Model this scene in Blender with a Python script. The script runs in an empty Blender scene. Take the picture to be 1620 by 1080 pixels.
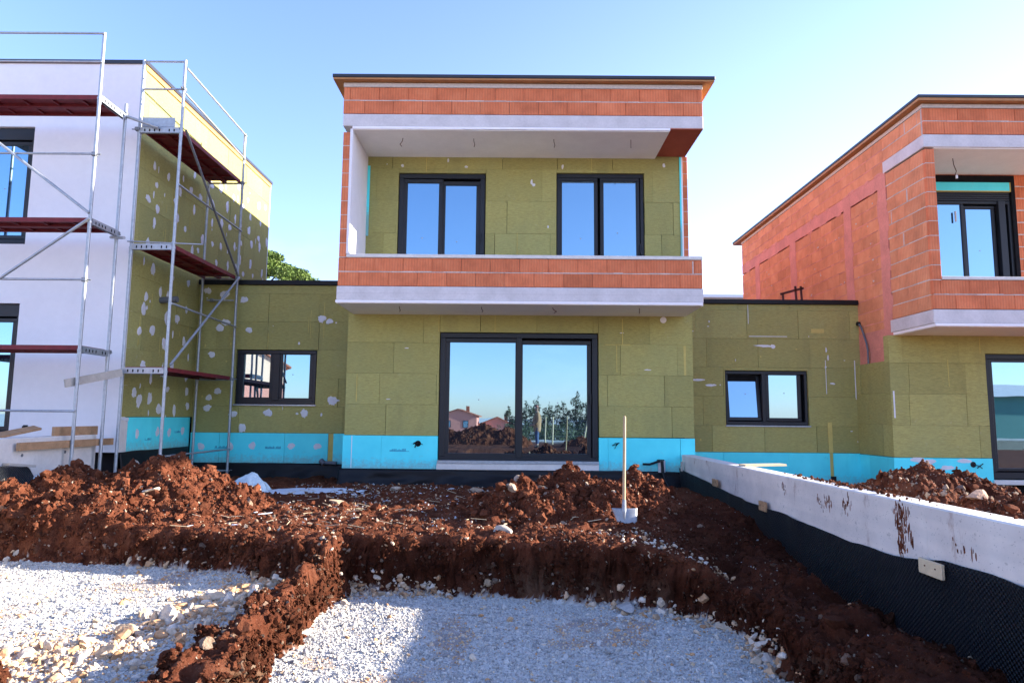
import math
SUN = 4.8; SKY = .13; AIR = 1.0; DUST = .3; OZONE = 4.0; CLOUD = .6; HAZE = .14; CLOUDCOL = (7.5, 9, 9.2, 1); EXPO = 2.22
SKYMUL = (1.02, .85, .95, 1); SUNCOL = (1.0, .92, .80)
import bpy, math, random
import numpy as np
from mathutils import Vector, Matrix
R = math.radians
rng = np.random.default_rng(7)
random.seed(7)
scene = bpy.context.scene
COL = scene.collection

# ------------------------------------------------------------------ helpers
WLOC = {}
def reg(o, loc):
    WLOC[o.name] = Vector(loc)

def thing(name, label, cat, loc=(0, 0, 0), group=None):
    o = bpy.data.objects.new(name, None)
    o.empty_display_size = .2
    COL.objects.link(o)
    o.location = loc
    reg(o, loc)
    tag(o, label, cat, group)
    return o

def tag(o, label=None, cat=None, group=None, kind=None):
    if label: o['label'] = label
    if cat: o['category'] = cat
    if group: o['group'] = group
    if kind: o['kind'] = kind
    elif cat: o['kind'] = 'thing'
    return o

def link_mesh(name, me, parent=None, center=None):
    o = bpy.data.objects.new(name, me)
    COL.objects.link(o)
    c = Vector(center) if center is not None else Vector((0, 0, 0))
    if parent is not None:
        o.parent = parent
        o.location = c - WLOC[parent.name]
    else:
        o.location = c
    reg(o, c)
    return o

class MB:
    """collects faces in world space; build() links ONE mesh object"""
    def __init__(s):
        s.v = []; s.f = []; s.m = []; s.c = []; s.sm = []
    def face(s, pts, m=0, c=1.0, smooth=False):
        b = len(s.v)
        s.v += [tuple(p) for p in pts]
        s.c += [c] * len(pts)
        s.f.append(tuple(range(b, b + len(pts)))); s.m.append(m); s.sm.append(smooth)
    def raw(s, vs, fs, m=0, c=1.0, smooth=False):
        b = len(s.v)
        s.v += [tuple(p) for p in vs]; s.c += [c] * len(vs)
        for f in fs:
            s.f.append(tuple(i + b for i in f)); s.m.append(m); s.sm.append(smooth)
    def box(s, x0, x1, y0, y1, z0, z1, m=0, c=1.0, bev=0.0):
        if x1 < x0: x0, x1 = x1, x0
        if y1 < y0: y0, y1 = y1, y0
        if z1 < z0: z0, z1 = z1, z0
        b = min(bev, (x1-x0)*.3, (y1-y0)*.3, (z1-z0)*.3)
        if b <= 0:
            vs = [(x0,y0,z0),(x1,y0,z0),(x1,y1,z0),(x0,y1,z0),(x0,y0,z1),(x1,y0,z1),(x1,y1,z1),(x0,y1,z1)]
            fs = [(0,3,2,1),(4,5,6,7),(0,1,5,4),(1,2,6,5),(2,3,7,6),(3,0,4,7)]
            s.raw(vs, fs, m, c); return
        X = (x0, x1); Y = (y0, y1); Z = (z0, z1)
        vs = []; idx = {}
        for i in (0,1):
            for j in (0,1):
                for k in (0,1):
                    sx = b if i == 0 else -b; sy = b if j == 0 else -b; sz = b if k == 0 else -b
                    for a in range(3):
                        p = [X[i]+sx, Y[j]+sy, Z[k]+sz]
                        p[a] = (X[i], Y[j], Z[k])[a]
                        idx[(i,j,k,a)] = len(vs); vs.append(tuple(p))
        fs = []
        g = lambda i,j,k,a: idx[(i,j,k,a)]
        for t, q in ((0, 0), (1, 1)):
            fa = [g(t,0,0,0), g(t,1,0,0), g(t,1,1,0), g(t,0,1,0)]; fs.append(fa if t else fa[::-1])
            fa = [g(0,t,0,1), g(0,t,1,1), g(1,t,1,1), g(1,t,0,1)]; fs.append(fa if t else fa[::-1])
            fa = [g(0,0,t,2), g(1,0,t,2), g(1,1,t,2), g(0,1,t,2)]; fs.append(fa if t else fa[::-1])
        for i in (0,1):
            for j in (0,1):
                fs.append([g(i,j,0,0), g(i,j,1,0), g(i,j,1,1), g(i,j,0,1)])
                fs.append([g(i,0,j,0), g(i,1,j,0), g(i,1,j,2), g(i,0,j,2)])
                fs.append([g(0,i,j,1), g(1,i,j,1), g(1,i,j,2), g(0,i,j,2)])
        for i in (0,1):
            for j in (0,1):
                for k in (0,1):
                    fs.append([g(i,j,k,0), g(i,j,k,1), g(i,j,k,2)])
        s.raw(vs, fs, m, c)
    def tube(s, p, q, r, n=10, m=0, c=1.0, r2=None, caps=True):
        p = Vector(p); q = Vector(q); d = (q - p)
        if d.length < 1e-6: return
        d.normalize()
        a = Vector((0,0,1)) if abs(d.z) < .9 else Vector((1,0,0))
        u = d.cross(a).normalized(); w = d.cross(u)
        r2 = r if r2 is None else r2
        vs = []
        for k in range(n):
            t = 2*math.pi*k/n
            o = u*math.cos(t) + w*math.sin(t)
            vs.append(p + o*r)
        for k in range(n):
            t = 2*math.pi*k/n
            o = u*math.cos(t) + w*math.sin(t)
            vs.append(q + o*r2)
        s.raw(vs, [(k, n+k, n+(k+1) % n, (k+1) % n) for k in range(n)], m, c, True)
        if caps:
            s.raw(vs, [tuple(range(n)), tuple(range(2*n-1, n-1, -1))], m, c)
    def path(s, pts, r, n=8, m=0, c=1.0):
        for a, b in zip(pts[:-1], pts[1:]):
            s.tube(a, b, r, n, m, c)
    def obox(s, p, q, w, h, up=(0,0,1), m=0, c=1.0):
        """plank from p to q, width w sideways, height h along up"""
        p = Vector(p); q = Vector(q); d = (q-p).normalized(); up = Vector(up)
        sd = d.cross(up).normalized(); up = sd.cross(d).normalized()
        vs = []
        for base in (p, q):
            for a, b in ((-1,-1),(1,-1),(1,1),(-1,1)):
                vs.append(base + sd*a*w/2 + up*b*h/2)
        s.raw(vs, [(0,1,2,3),(7,6,5,4),(0,4,5,1),(1,5,6,2),(2,6,7,3),(3,7,4,0)], m, c)
    def build(s, name, mats, parent=None):
        V = np.array(s.v, dtype=float)
        cen = (V.min(0) + V.max(0)) / 2
        me = bpy.data.meshes.new(name)
        me.from_pydata((V - cen).tolist(), [], s.f)
        if not isinstance(mats, (list, tuple)): mats = [mats]
        for mt in mats: me.materials.append(mt)
        me.polygons.foreach_set('material_index', s.m)
        me.polygons.foreach_set('use_smooth', s.sm)
        a = me.attributes.new('tone', 'FLOAT', 'POINT')
        a.data.foreach_set('value', np.array(s.c, dtype=np.float32))
        me.validate(); me.update()
        return link_mesh(name, me, parent, cen)

def np_mesh(name, V, F, mats, parent=None, tone=None, mix=None, damp_shade=None, smooth=False, col=None, mi=None):
    V = np.asarray(V, dtype=np.float32); F = np.asarray(F, dtype=np.int32)
    cen = (V.min(0) + V.max(0)) / 2
    me = bpy.data.meshes.new(name)
    n, k = F.shape
    me.vertices.add(len(V)); me.vertices.foreach_set('co', (V - cen).ravel())
    me.loops.add(n*k); me.loops.foreach_set('vertex_index', F.ravel())
    me.polygons.add(n)
    me.polygons.foreach_set('loop_start', np.arange(0, n*k, k, dtype=np.int32))
    if smooth: me.polygons.foreach_set('use_smooth', np.ones(n, dtype=bool))
    else: me.polygons.foreach_set('use_smooth', np.zeros(n, dtype=bool))
    if not isinstance(mats, (list, tuple)): mats = [mats]
    for mt in mats: me.materials.append(mt)
    if mi is not None: me.polygons.foreach_set('material_index', np.asarray(mi, dtype=np.int32))
    me.update(calc_edges=True)
    for nm, arr in (('tone', tone), ('mix', mix), ('damp_shade', damp_shade)):
        if arr is not None:
            a = me.attributes.new(nm, 'FLOAT', 'POINT')
            a.data.foreach_set('value', np.asarray(arr, dtype=np.float32))
    if col is not None:
        a = me.attributes.new('stone', 'FLOAT_COLOR', 'POINT')
        a.data.foreach_set('color', np.asarray(col, dtype=np.float32).ravel())
    return link_mesh(name, me, parent, cen)

# value noise ---------------------------------------------------------------
def _h(ix, iy, s):
    n = (ix.astype(np.int64) * 374761393 + iy.astype(np.int64) * 668265263 + s * 144665) & 0x7fffffff
    n = (n ^ (n >> 13)) * 1274126177 & 0x7fffffff
    n = (n ^ (n >> 16)) * 668265263 & 0x7fffffff
    return ((n ^ (n >> 15)) & 0xffff) / 65535.0
def vnoise(x, y, s=0):
    x = np.asarray(x, float); y = np.asarray(y, float)
    ix = np.floor(x); iy = np.floor(y); fx = x-ix; fy = y-iy
    fx = fx*fx*fx*(fx*(fx*6-15)+10); fy = fy*fy*fy*(fy*(fy*6-15)+10)
    a = _h(ix,iy,s); b = _h(ix+1,iy,s); c = _h(ix,iy+1,s); d = _h(ix+1,iy+1,s)
    return (a*(1-fx)+b*fx)*(1-fy) + (c*(1-fx)+d*fx)*fy
def fbm(x, y, s=0, oct=5, gain=.5, lac=2.07):
    t = 0; a = 1; n = 0
    for o in range(oct):
        t = t + a*(vnoise(x, y, s+o*17)-.5)*2; n += a
        x = x*lac+3.1; y = y*lac+1.7; a *= gain
    return t/n
def ridged(x, y, s=0, oct=4):
    t = 0; a = 1; n = 0
    for o in range(oct):
        t = t + a*(1-np.abs(vnoise(x, y, s+o*13)*2-1)); n += a
        x = x*2.1+1.3; y = y*2.1+7.7; a *= .5
    return t/n
def sst(a, b, x):
    t = np.clip((np.asarray(x, float)-a)/(b-a), 0, 1)
    return t*t*(3-2*t)

# lumps (clods and stones) --------------------------------------------------
def ico(sub):
    import bmesh
    bm = bmesh.new(); bmesh.ops.create_icosphere(bm, subdivisions=sub, radius=1)
    V = np.array([v.co[:] for v in bm.verts]); F = np.array([[v.index for v in f.verts] for f in bm.faces])
    bm.free(); return V, F
def variants(sub, n, rough, flat, sd):
    r = np.random.default_rng(sd); V, F = ico(sub); out = []
    for k in range(n):
        W = V.copy()
        # cut by random planes: angular, broken faces
        for q in range(11):
            d = r.normal(size=3); d /= np.linalg.norm(d); lim = r.uniform(.38, .80)
            p = W @ d; over = np.clip(p-lim, 0, None)
            W = W - over[:, None]*d
        W *= (1 + r.normal(size=(len(W), 1))*rough)
        W *= r.uniform(.75, 1.2, size=3) * np.array([1, 1, flat])
        out.append(W)
    return out, F
def rotm(n, r, tilt=1.0):
    a = r.uniform(0, 2*np.pi, n); b = r.normal(0, .6*tilt, n); c = r.normal(0, .6*tilt, n)
    ca, sa = np.cos(a), np.sin(a); cb, sb = np.cos(b), np.sin(b); cc, sc = np.cos(c), np.sin(c)
    z = np.zeros(n); o = np.ones(n)
    A = np.stack([ca,-sa,z, sa,ca,z, z,z,o], 1).reshape(n,3,3)
    B = np.stack([cb,z,sb, z,o,z, -sb,z,cb], 1).reshape(n,3,3)
    Cc = np.stack([o,z,z, z,cc,-sc, z,sc,cc], 1).reshape(n,3,3)
    return A @ B @ Cc
def scatter(P, S, var, F, r, tilt=1.0):
    """merged lumps at points P with radii S"""
    n = len(P); k = r.integers(0, len(var), n)
    base = np.stack(var)[k]
    M = rotm(n, r, tilt) * S[:, None, None]
    V = np.einsum('nij,nvj->nvi', M, base) + P[:, None, :]
    nv = base.shape[1]
    FF = (F[None] + (np.arange(n)*nv)[:, None, None]).reshape(-1, 3)
    return V.reshape(-1, 3), FF, np.repeat(np.arange(n), nv)
# ------------------------------------------------------------------ materials
class NT:
    def __init__(s, name, rough=.8, metal=0.0, spec=.3):
        s.mat = bpy.data.materials.new(name); s.mat.use_nodes = True
        s.t = s.mat.node_tree; s.n = s.t.nodes; s.l = s.t.links
        s.b = s.n['Principled BSDF']
        s.b.inputs['Roughness'].default_value = rough
        s.b.inputs['Metallic'].default_value = metal
        s.b.inputs['Specular IOR Level'].default_value = spec
    def add(s, typ, **kw):
        n = s.n.new(typ)
        for k, v in kw.items():
            if hasattr(n, k): setattr(n, k, v)
            else: n.inputs[k].default_value = v
        return n
    def coord(s, scale=(1,1,1), rot=(0,0,0), src='Object'):
        tc = s.add('ShaderNodeTexCoord'); mp = s.add('ShaderNodeMapping')
        mp.inputs['Scale'].default_value = scale; mp.inputs['Rotation'].default_value = rot
        s.l.new(tc.outputs[src], mp.inputs['Vector']); return mp.outputs['Vector']
    def noise(s, vec, scale, detail=4, rough=.55, dist=0):
        n = s.add('ShaderNodeTexNoise'); n.inputs['Scale'].default_value = scale
        n.inputs['Detail'].default_value = detail; n.inputs['Roughness'].default_value = rough
        n.inputs['Distortion'].default_value = dist
        s.l.new(vec, n.inputs['Vector']); return n.outputs['Fac']
    def ramp(s, fac, stops):
        r = s.add('ShaderNodeValToRGB'); e = r.color_ramp.elements
        while len(e) < len(stops): e.new(.5)
        for i, (p, c) in enumerate(stops):
            e[i].position = p; e[i].color = (c[0], c[1], c[2], 1) if hasattr(c, '__len__') else (c, c, c, 1)
        s.l.new(fac, r.inputs['Fac']); return r.outputs['Color']
    def mix(s, fac, a, b, mode='MIX'):
        m = s.add('ShaderNodeMix'); m.data_type = 'RGBA'; m.blend_type = mode
        for sock, val in ((m.inputs[0], fac), (m.inputs[6], a), (m.inputs[7], b)):
            if hasattr(val, 'is_output'): s.l.new(val, sock)
            elif hasattr(val, '__len__'): sock.default_value = (val[0], val[1], val[2], 1)
            else: sock.default_value = val
        return m.outputs[2]
    def math(s, op, a, b=0.0):
        m = s.add('ShaderNodeMath'); m.operation = op
        for sock, val in ((m.inputs[0], a), (m.inputs[1], b)):
            if hasattr(val, 'is_output'): s.l.new(val, sock)
            else: sock.default_value = val
        return m.outputs[0]
    def attr(s, name, out='Fac'):
        a = s.add('ShaderNodeAttribute'); a.attribute_name = name; return a.outputs[out]
    def color(s, c):
        if hasattr(c, 'is_output'): s.l.new(c, s.b.inputs['Base Color'])
        else: s.b.inputs['Base Color'].default_value = (c[0], c[1], c[2], 1)
    def tone(s, c):
        """multiply by the piece-to-piece variation stored on the mesh"""
        return s.mix(1.0, c, s.attr('tone', 'Color'), 'MULTIPLY')
    def bump(s, h, strength=.4, dist=.01):
        b = s.add('ShaderNodeBump'); b.inputs['Strength'].default_value = strength; b.inputs['Distance'].default_value = dist
        s.l.new(h, b.inputs['Height']); s.l.new(b.outputs['Normal'], s.b.inputs['Normal'])

M = {}
def simple(name, c, rough=.8, metal=0.0, spec=.3, var=.25, sc=6, bump=.15, dist=.004, toned=True):
    t = NT(name, rough, metal, spec); v = t.coord()
    n = t.noise(v, sc, 6, .6); n2 = t.noise(v, sc*9, 3, .6)
    k = t.math('ADD', t.math('MULTIPLY', n, .65), t.math('MULTIPLY', n2, .35))
    lo = [x*(1-var) for x in c]; hi = [min(1, x*(1+var)) for x in c]
    cc = t.ramp(k, [(.3, lo), (.7, hi)]); t.color(t.tone(cc) if toned else cc)
    if bump: t.bump(n2, bump, dist)
    M[name] = t.mat; return t

# hollow clay block: fine vertical ribs, fired patches
def brick_mat(name, base, ax):
    t = NT(name, .85, 0, .15); v = t.coord()
    w = t.add('ShaderNodeTexWave'); w.bands_direction = ax; w.inputs['Scale'].default_value = 7.0
    w.inputs['Distortion'].default_value = .25; w.inputs['Detail'].default_value = 1
    t.l.new(v, w.inputs['Vector'])
    n = t.noise(v, 3.5, 6, .65); n2 = t.noise(v, 40, 3, .6)
    c = t.ramp(n, [(.28, [x*.78 for x in base]), (.5, base), (.75, (base[0]*1.12, base[1]*1.3, base[2]*1.35))])
    c = t.mix(t.math('MULTIPLY', t.ramp(n2, [(.62, 0), (.8, 1)]), .18), c, (.55, .45, .38))
    c = t.mix(t.math('MULTIPLY', t.ramp(w.outputs['Fac'], [(.0, 1), (.45, 0)]), .30), c, [x*.55 for x in base])
    t.color(t.tone(c))
    t.bump(t.math('ADD', w.outputs['Fac'], t.math('MULTIPLY', n2, .5)), .55, .006)
    M[name] = t.mat
BR = (.66, .19, .085)
brick_mat('clay_block', BR, 'X'); brick_mat('clay_block_side', (.70, .275, .135), 'Y')

def wool(name, base, stretch):
    t = NT(name, .95, 0, .05); v = t.coord(stretch)
    v0 = t.coord()
    n = t.noise(v, 14, 6, .7); n2 = t.noise(v0, 1.3, 5, .6); n3 = t.noise(v0, 60, 3, .7)
    c = t.ramp(n, [(.25, [x*.66 for x in base]), (.5, base), (.75, [x*1.28 for x in base])])
    c = t.mix(t.math('MULTIPLY', t.ramp(n2, [(.35, 0), (.7, 1)]), .45), c, (base[0]*.8, base[1]*.92, base[2]*1.15))
    n4 = t.noise(v0, 5.5, 7, .75)
    n5 = t.noise(t.coord((1, 1, 9)), 4, 5, .7)
    c = t.mix(t.math('MULTIPLY', t.ramp(n5, [(.56, 0), (.66, 1)]), .35), c, [x*.72 for x in base])
    n6 = t.noise(t.coord((1, 1, .25)), 2.2, 5, .65)
    c = t.mix(t.math('MULTIPLY', t.ramp(n6, [(.55, 0), (.68, 1)]), .30), c, (base[0]*.62, base[1]*.66, base[2]*.8))
    c = t.mix(t.math('MULTIPLY', t.ramp(n4, [(.62, 0), (.70, 1)]), .34), c, (.44, .41, .26))
    c = t.mix(t.math('MULTIPLY', t.ramp(n4, [(.27, 1), (.36, 0)]), .40), c, [x*.5 for x in base])
    t.color(t.tone(c)); t.bump(t.math('ADD', n, n3), .5, .008)
    M[name] = t.mat
wool('rock_wool', (.375, .338, .118), (1, 1, 5)); 
def xps():
    t = NT('blue_foam', .6, 0, .3); v = t.coord()
    n = t.noise(v, 2.2, 6, .6); n2 = t.noise(v, 90, 2, .5); n3 = t.noise(v, 5, 8, .75)
    c = t.ramp(n, [(.3, (.085, .74, .80)), (.7, (.12, .86, .90))])
    c = t.mix(t.math('MULTIPLY', t.ramp(n3, [(.60, 0), (.72, 1)]), .25), c, (.30, .62, .70))
    c = t.mix(t.math('MULTIPLY', t.ramp(n3, [(.28, 1), (.36, 0)]), .25), c, (.06, .25, .33))
    sp = t.add('ShaderNodeSeparateXYZ'); t.l.new(t.coord(), sp.inputs[0])
    low_ = t.math('MULTIPLY', t.ramp(t.math('ADD', t.math('MULTIPLY', sp.outputs['Z'], -1.6), t.math('MULTIPLY', t.noise(v, 12, 6, .75), .9)), [(.62, 0), (.95, 1)]), .55)
    c = t.mix(low_, c, (.30, .22, .16))
    t.color(t.tone(c)); t.bump(n2, .15, .002); M['blue_foam'] = t.mat
xps()
simple('concrete', (.60, .56, .55), .85, 0, .2, .16, 3.5, .3, .004)
simple('concrete_pale', (.66, .62, .57), .85, 0, .2, .15, 2.5, .3, .004)
simple('white_foam', (.86, .82, .82), .8, 0, .2, .05, 5, .1)
simple('soffit_board', (.92, .89, .85), .8, 0, .2, .06, 3, .1)
simple('render_coat', (.82, .80, .81), .9, 0, .1, .05, 1.2, .25, .002)
simple('filler', (.66, .66, .68), .9, 0, .1, .10, 9, .2)
simple('slurry', (.64, .25, .19), .8, 0, .2, .22, 3, .25)
simple('red_slurry', (.40, .10, .06), .8, 0, .2, .15, 3, .2)
simple('mortar', (.55, .49, .44), .95, 0, .05, .2, 25, .3)
simple('dark_frame', (.015, .017, .022), .4, 0, .3, .1, 3, 0)
simple('dark_metal', (.020, .022, .028), .4, 0, .5, .2, 5, .1)
simple('black_sheet', (.006, .006, .008), .55, 0, .3, .3, 3, .3)
simple('black_paint', (.012, .012, .014), .9, 0, .1, .4, 9, .3)
simple('plywood', (.42, .25, .12), .7, 0, .3, .25, 4, .2)
simple('oiled_wood', (.40, .19, .07), .6, 0, .3, .2, 4, .2)
simple('handle_wood', (.42, .30, .17), .6, 0, .3, .22, 9, .15); simple('old_plank', (.40, .24, .13), .85, 0, .1, .3, 8, .3)
simple('pale_wood', (.60, .47, .30), .7, 0, .25, .15, 12, .15)
simple('grey_wood', (.45, .40, .34), .85, 0, .1, .2, 9, .3)
simple('zinc', (.36, .385, .41), .45, .5, .5, .22, 18, .1)
simple('dark_zinc', (.20, .21, .22), .5, .5, .5, .22, 18, .1)
simple('red_deck', (.17, .018, .022), .6, 0, .3, .35, 10, .2)
simple('steel_blade', (.27, .28, .30), .45, .4, .5, .3, 14, .15)
simple('sheet_plastic', (.62, .70, .70), .25, 0, .5, .12, 6, .5, .02)
simple('geotextile', (.60, .62, .66), .9, 0, .1, .15, 8, .4, .01)
simple('tape', (.52, .42, .13), .8, 0, .2, .15, 9, .2)
simple('grey_plastic', (.12, .13, .15), .5, 0, .4, .2, 9, .1)
simple('rust_steel', (.10, .035, .028), .7, .2, .3, .3, 20, .2)
simple('white_paint', (.78, .78, .78), .7, 0, .3, .05, 4, .1)
simple('stamp_ink', (.055, .33, .46), .7, 0, .2, .1, 4, 0)
simple('pink_render', (.62, .25, .19), .9, 0, .1, .1, .5, .1)
simple('beige_render', (.80, .50, .36), .9, 0, .1, .08, .5, .1)
simple('roof_tile', (.36, .12, .07), .85, 0, .1, .3, 3, .3)
simple('green_sheet', (.08, .22, .19), .6, 0, .3, .12, .5, .1)
simple('bark', (.10, .07, .05), .9, 0, .1, .3, 8, .4)
simple('cloth_coat', (.36, .21, .12), .9, 0, .1, .2, 14, .2, .01, False)
simple('cloth_jeans', (.06, .085, .16), .9, 0, .1, .2, 20, .2, .004, False)
simple('cloth_hat', (.40, .17, .14), .95, 0, .1, .2, 30, .3, .004, False)
simple('skin', (.50, .30, .21), .55, 0, .3, .06, 9, 0, .004, False); simple('hair', (.06, .035, .02), .7, 0, .3, .2, 30, .2, .004, False)
simple('boot', (.03, .025, .022), .7, 0, .3, .2, 9, .1, .004, False)

# textured base board: black dimple sheet (grid of studs)
def dimple():
    t = NT('dimple_sheet', .42, 0, .45); tc = t.add('ShaderNodeTexCoord')
    sx = t.add('ShaderNodeSeparateXYZ'); t.l.new(tc.outputs['Object'], sx.inputs[0])
    k = 2*math.pi/.036
    u = t.math('ADD', sx.outputs['X'], sx.outputs['Y'])
    a = t.math('SINE', t.math('MULTIPLY', u, k)); b = t.math('SINE', t.math('MULTIPLY', sx.outputs['Z'], k))
    d = t.math('MULTIPLY', a, b)
    v = t.coord(); n = t.noise(v, 2, 4, .6)
    c = t.ramp(n, [(.3, (.009, .011, .015)), (.7, (.015, .018, .024))])
    t.color(c); t.bump(d, 1.0, .03); M['dimple_sheet'] = t.mat
dimple()

# stained wall face: concrete with mud streaks
def muddy():
    t = NT('stained_concrete', .85, 0, .15); v = t.coord((1, 1, .35)); v2 = t.coord()
    n = t.noise(v2, 2.5, 6, .6); n1 = t.noise(v, 3.0, 7, .7); n3 = t.noise(v2, 45, 3, .6)
    c = t.ramp(n, [(.3, (.58, .51, .46)), (.7, (.74, .66, .59))])
    c = t.mix(t.math('MULTIPLY', t.ramp(n1, [(.60, 0), (.68, 1)]), .8), c, (.26, .13, .08))
    n4 = t.noise(v2, 9, 5, .7)
    c = t.mix(t.math('MULTIPLY', t.ramp(n4, [(.62, 0), (.70, 1)]), .55), c, (.20, .17, .15))
    vo = t.add('ShaderNodeTexVoronoi'); vo.inputs['Scale'].default_value = 38; t.l.new(v2, vo.inputs['Vector'])
    sz = t.noise(v2, 11, 2, .5)
    pore = t.ramp(t.math('SUBTRACT', vo.outputs['Distance'], t.math('MULTIPLY', sz, .30)), [(.0, 1), (.03, 0)])
    c = t.mix(t.math('MULTIPLY', pore, .45), c, (.22, .20, .18))
    v3 = t.coord((.02, .02, 1)); fl = t.noise(v3, 9, 1, .5)
    c = t.mix(t.math('MULTIPLY', t.ramp(fl, [(.45, 0), (.6, 1)]), .22), c, (.42, .40, .39))
    t.color(c); t.bump(n3, .3, .004); M['stained_concrete'] = t.mat
muddy()

# coated double glazing: partly mirrors what stands opposite, dark room behind
def glass(name, k, tint):
    t = NT(name, .05); n = t.n; l = t.l
    g = t.add('ShaderNodeBsdfGlossy'); g.inputs['Roughness'].default_value = .004
    g.inputs['Color'].default_value = (*tint, 1)
    v = t.coord(); w = t.noise(v, .9, 2, .5)
    bp = t.add('ShaderNodeBump'); bp.inputs['Strength'].default_value = .06; bp.inputs['Distance'].default_value = .02
    l.new(w, bp.inputs['Height']); l.new(bp.outputs['Normal'], g.inputs['Normal'])
    t.color((.012, .016, .024))
    m = t.add('ShaderNodeMixShader')
    fr = t.add('ShaderNodeFresnel'); fr.inputs['IOR'].default_value = 1.5
    l.new(t.math('MINIMUM', t.math('ADD', fr.outputs[0], k), 1.0), m.inputs[0])
    l.new(t.b.outputs[0], m.inputs[1]); l.new(g.outputs[0], m.inputs[2])
    l.new(m.outputs[0], n['Material Output'].inputs['Surface']); M[name] = t.mat
glass('glass', .43, (.43, .72, .93))

# soil, stones, gravel: colour carried per lump
def soil():
    t = NT('soil', .95, 0, .06); v = t.coord()
    n = t.noise(v, 5, 8, .7); n2 = t.noise(v, 38, 5, .7); n3 = t.noise(v, 120, 3, .7)
    c = t.ramp(n, [(.28, (.055, .016, .008)), (.5, (.115, .036, .018)), (.74, (.190, .072, .037))])
    c = t.mix(t.math('MULTIPLY', t.ramp(n2, [(.58, 0), (.72, 1)]), .40), c, (.30, .135, .072))
    c = t.mix(t.math('MULTIPLY', t.ramp(n3, [(.66, 0), (.74, 1)]), .35), c, (.42, .32, .24))
    rk = t.ramp(n2, [(.3, (.36, .25, .16)), (.7, (.56, .45, .34))])
    c = t.mix(t.attr('mix'), c, rk)
    t.color(t.tone(c)); t.bump(t.math('ADD', n2, t.math('MULTIPLY', n3, .6)), .8, .02); M['soil'] = t.mat
soil()
def ground():
    t = NT('ground', .95, 0, .06); v = t.coord()
    n = t.noise(v, 5, 8, .7); n2 = t.noise(v, 38, 5, .7); n3 = t.noise(v, 120, 3, .7)
    c = t.ramp(n, [(.28, (.055, .016, .008)), (.5, (.110, .034, .017)), (.74, (.180, .069, .036))])
    c = t.mix(t.math('MULTIPLY', t.ramp(n2, [(.58, 0), (.72, 1)]), .40), c, (.30, .14, .08))
    c = t.mix(t.math('MULTIPLY', t.ramp(n3, [(.63, 0), (.72, 1)]), .40), c, (.42, .34, .26))
    # rocky sub-base showing low in the cut banks
    rk = t.ramp(n2, [(.3, (.14, .07, .04)), (.7, (.34, .23, .15))])
    c = t.mix(t.attr('tone'), c, rk)
    c = t.mix(t.attr('damp_shade'), c, t.mix(1.0, c, (.42, .38, .36), 'MULTIPLY'))  # darkens soil for damp and for shade painted into the colour
    gv = t.ramp(n3, [(.3, (.50, .48, .45)), (.7, (.70, .68, .63))])
    gv = t.mix(t.math('MULTIPLY', t.ramp(n, [(.6, 0), (.7, 1)]), .4), gv, (.42, .30, .21))
    c = t.mix(t.attr('mix'), c, gv)
    t.color(c); t.bump(t.math('ADD', n2, t.math('MULTIPLY', n3, .6)), .8, .02); M['ground'] = t.mat
ground()
def stone(name):
    t = NT(name, .9, 0, .12); v = t.coord()
    n2 = t.noise(v, 45, 5, .65)
    c = t.mix(1.0, t.attr('stone', 'Color'), t.ramp(n2, [(.25, (.70, .68, .66)), (.7, (1.1, 1.1, 1.1))]), 'MULTIPLY')
    t.color(c); t.bump(n2, .5, .008); M[name] = t.mat
stone('stone')
def leaf(name, a, b):
    t = NT(name, .6, 0, .25)
    c = t.mix(t.attr('tone'), a, b); t.color(c)
    t.b.inputs['Subsurface Weight'].default_value = 0
    M[name] = t.mat
leaf('pine_leaf', (.045, .085, .014), (.145, .205, .040)); leaf('scrub_leaf', (.030, .045, .022), (.10, .115, .055))
# ------------------------------------------------------------------ building pieces
def subtract(rects, h):
    out = []
    for (a0, a1, b0, b1) in rects:
        c0, c1, d0, d1 = h
        if c1 <= a0 or c0 >= a1 or d1 <= b0 or d0 >= b1:
            out.append((a0, a1, b0, b1)); continue
        if c0 > a0: out.append((a0, c0, b0, b1))
        if c1 < a1: out.append((c1, a1, b0, b1))
        x0, x1 = max(a0, c0), min(a1, c1)
        if d0 > b0: out.append((x0, x1, b0, d0))
        if d1 < b1: out.append((x0, x1, d1, b1))
    return out

def emit(mb, axis, face, thick, u0, u1, z0, z1, m=0, c=1.0, bev=0.0):
    """a slab piece whose visible face lies at `face`; axis 'y-' faces -Y, 'x+' faces +X, 'x-' faces -X"""
    if axis == 'y-': mb.box(u0, u1, face, face+thick, z0, z1, m, c, bev)
    elif axis == 'y+': mb.box(u0, u1, face-thick, face, z0, z1, m, c, bev)
    elif axis == 'x+': mb.box(face-thick, face, u0, u1, z0, z1, m, c, bev)
    elif axis == 'x-': mb.box(face, face+thick, u0, u1, z0, z1, m, c, bev)

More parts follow.
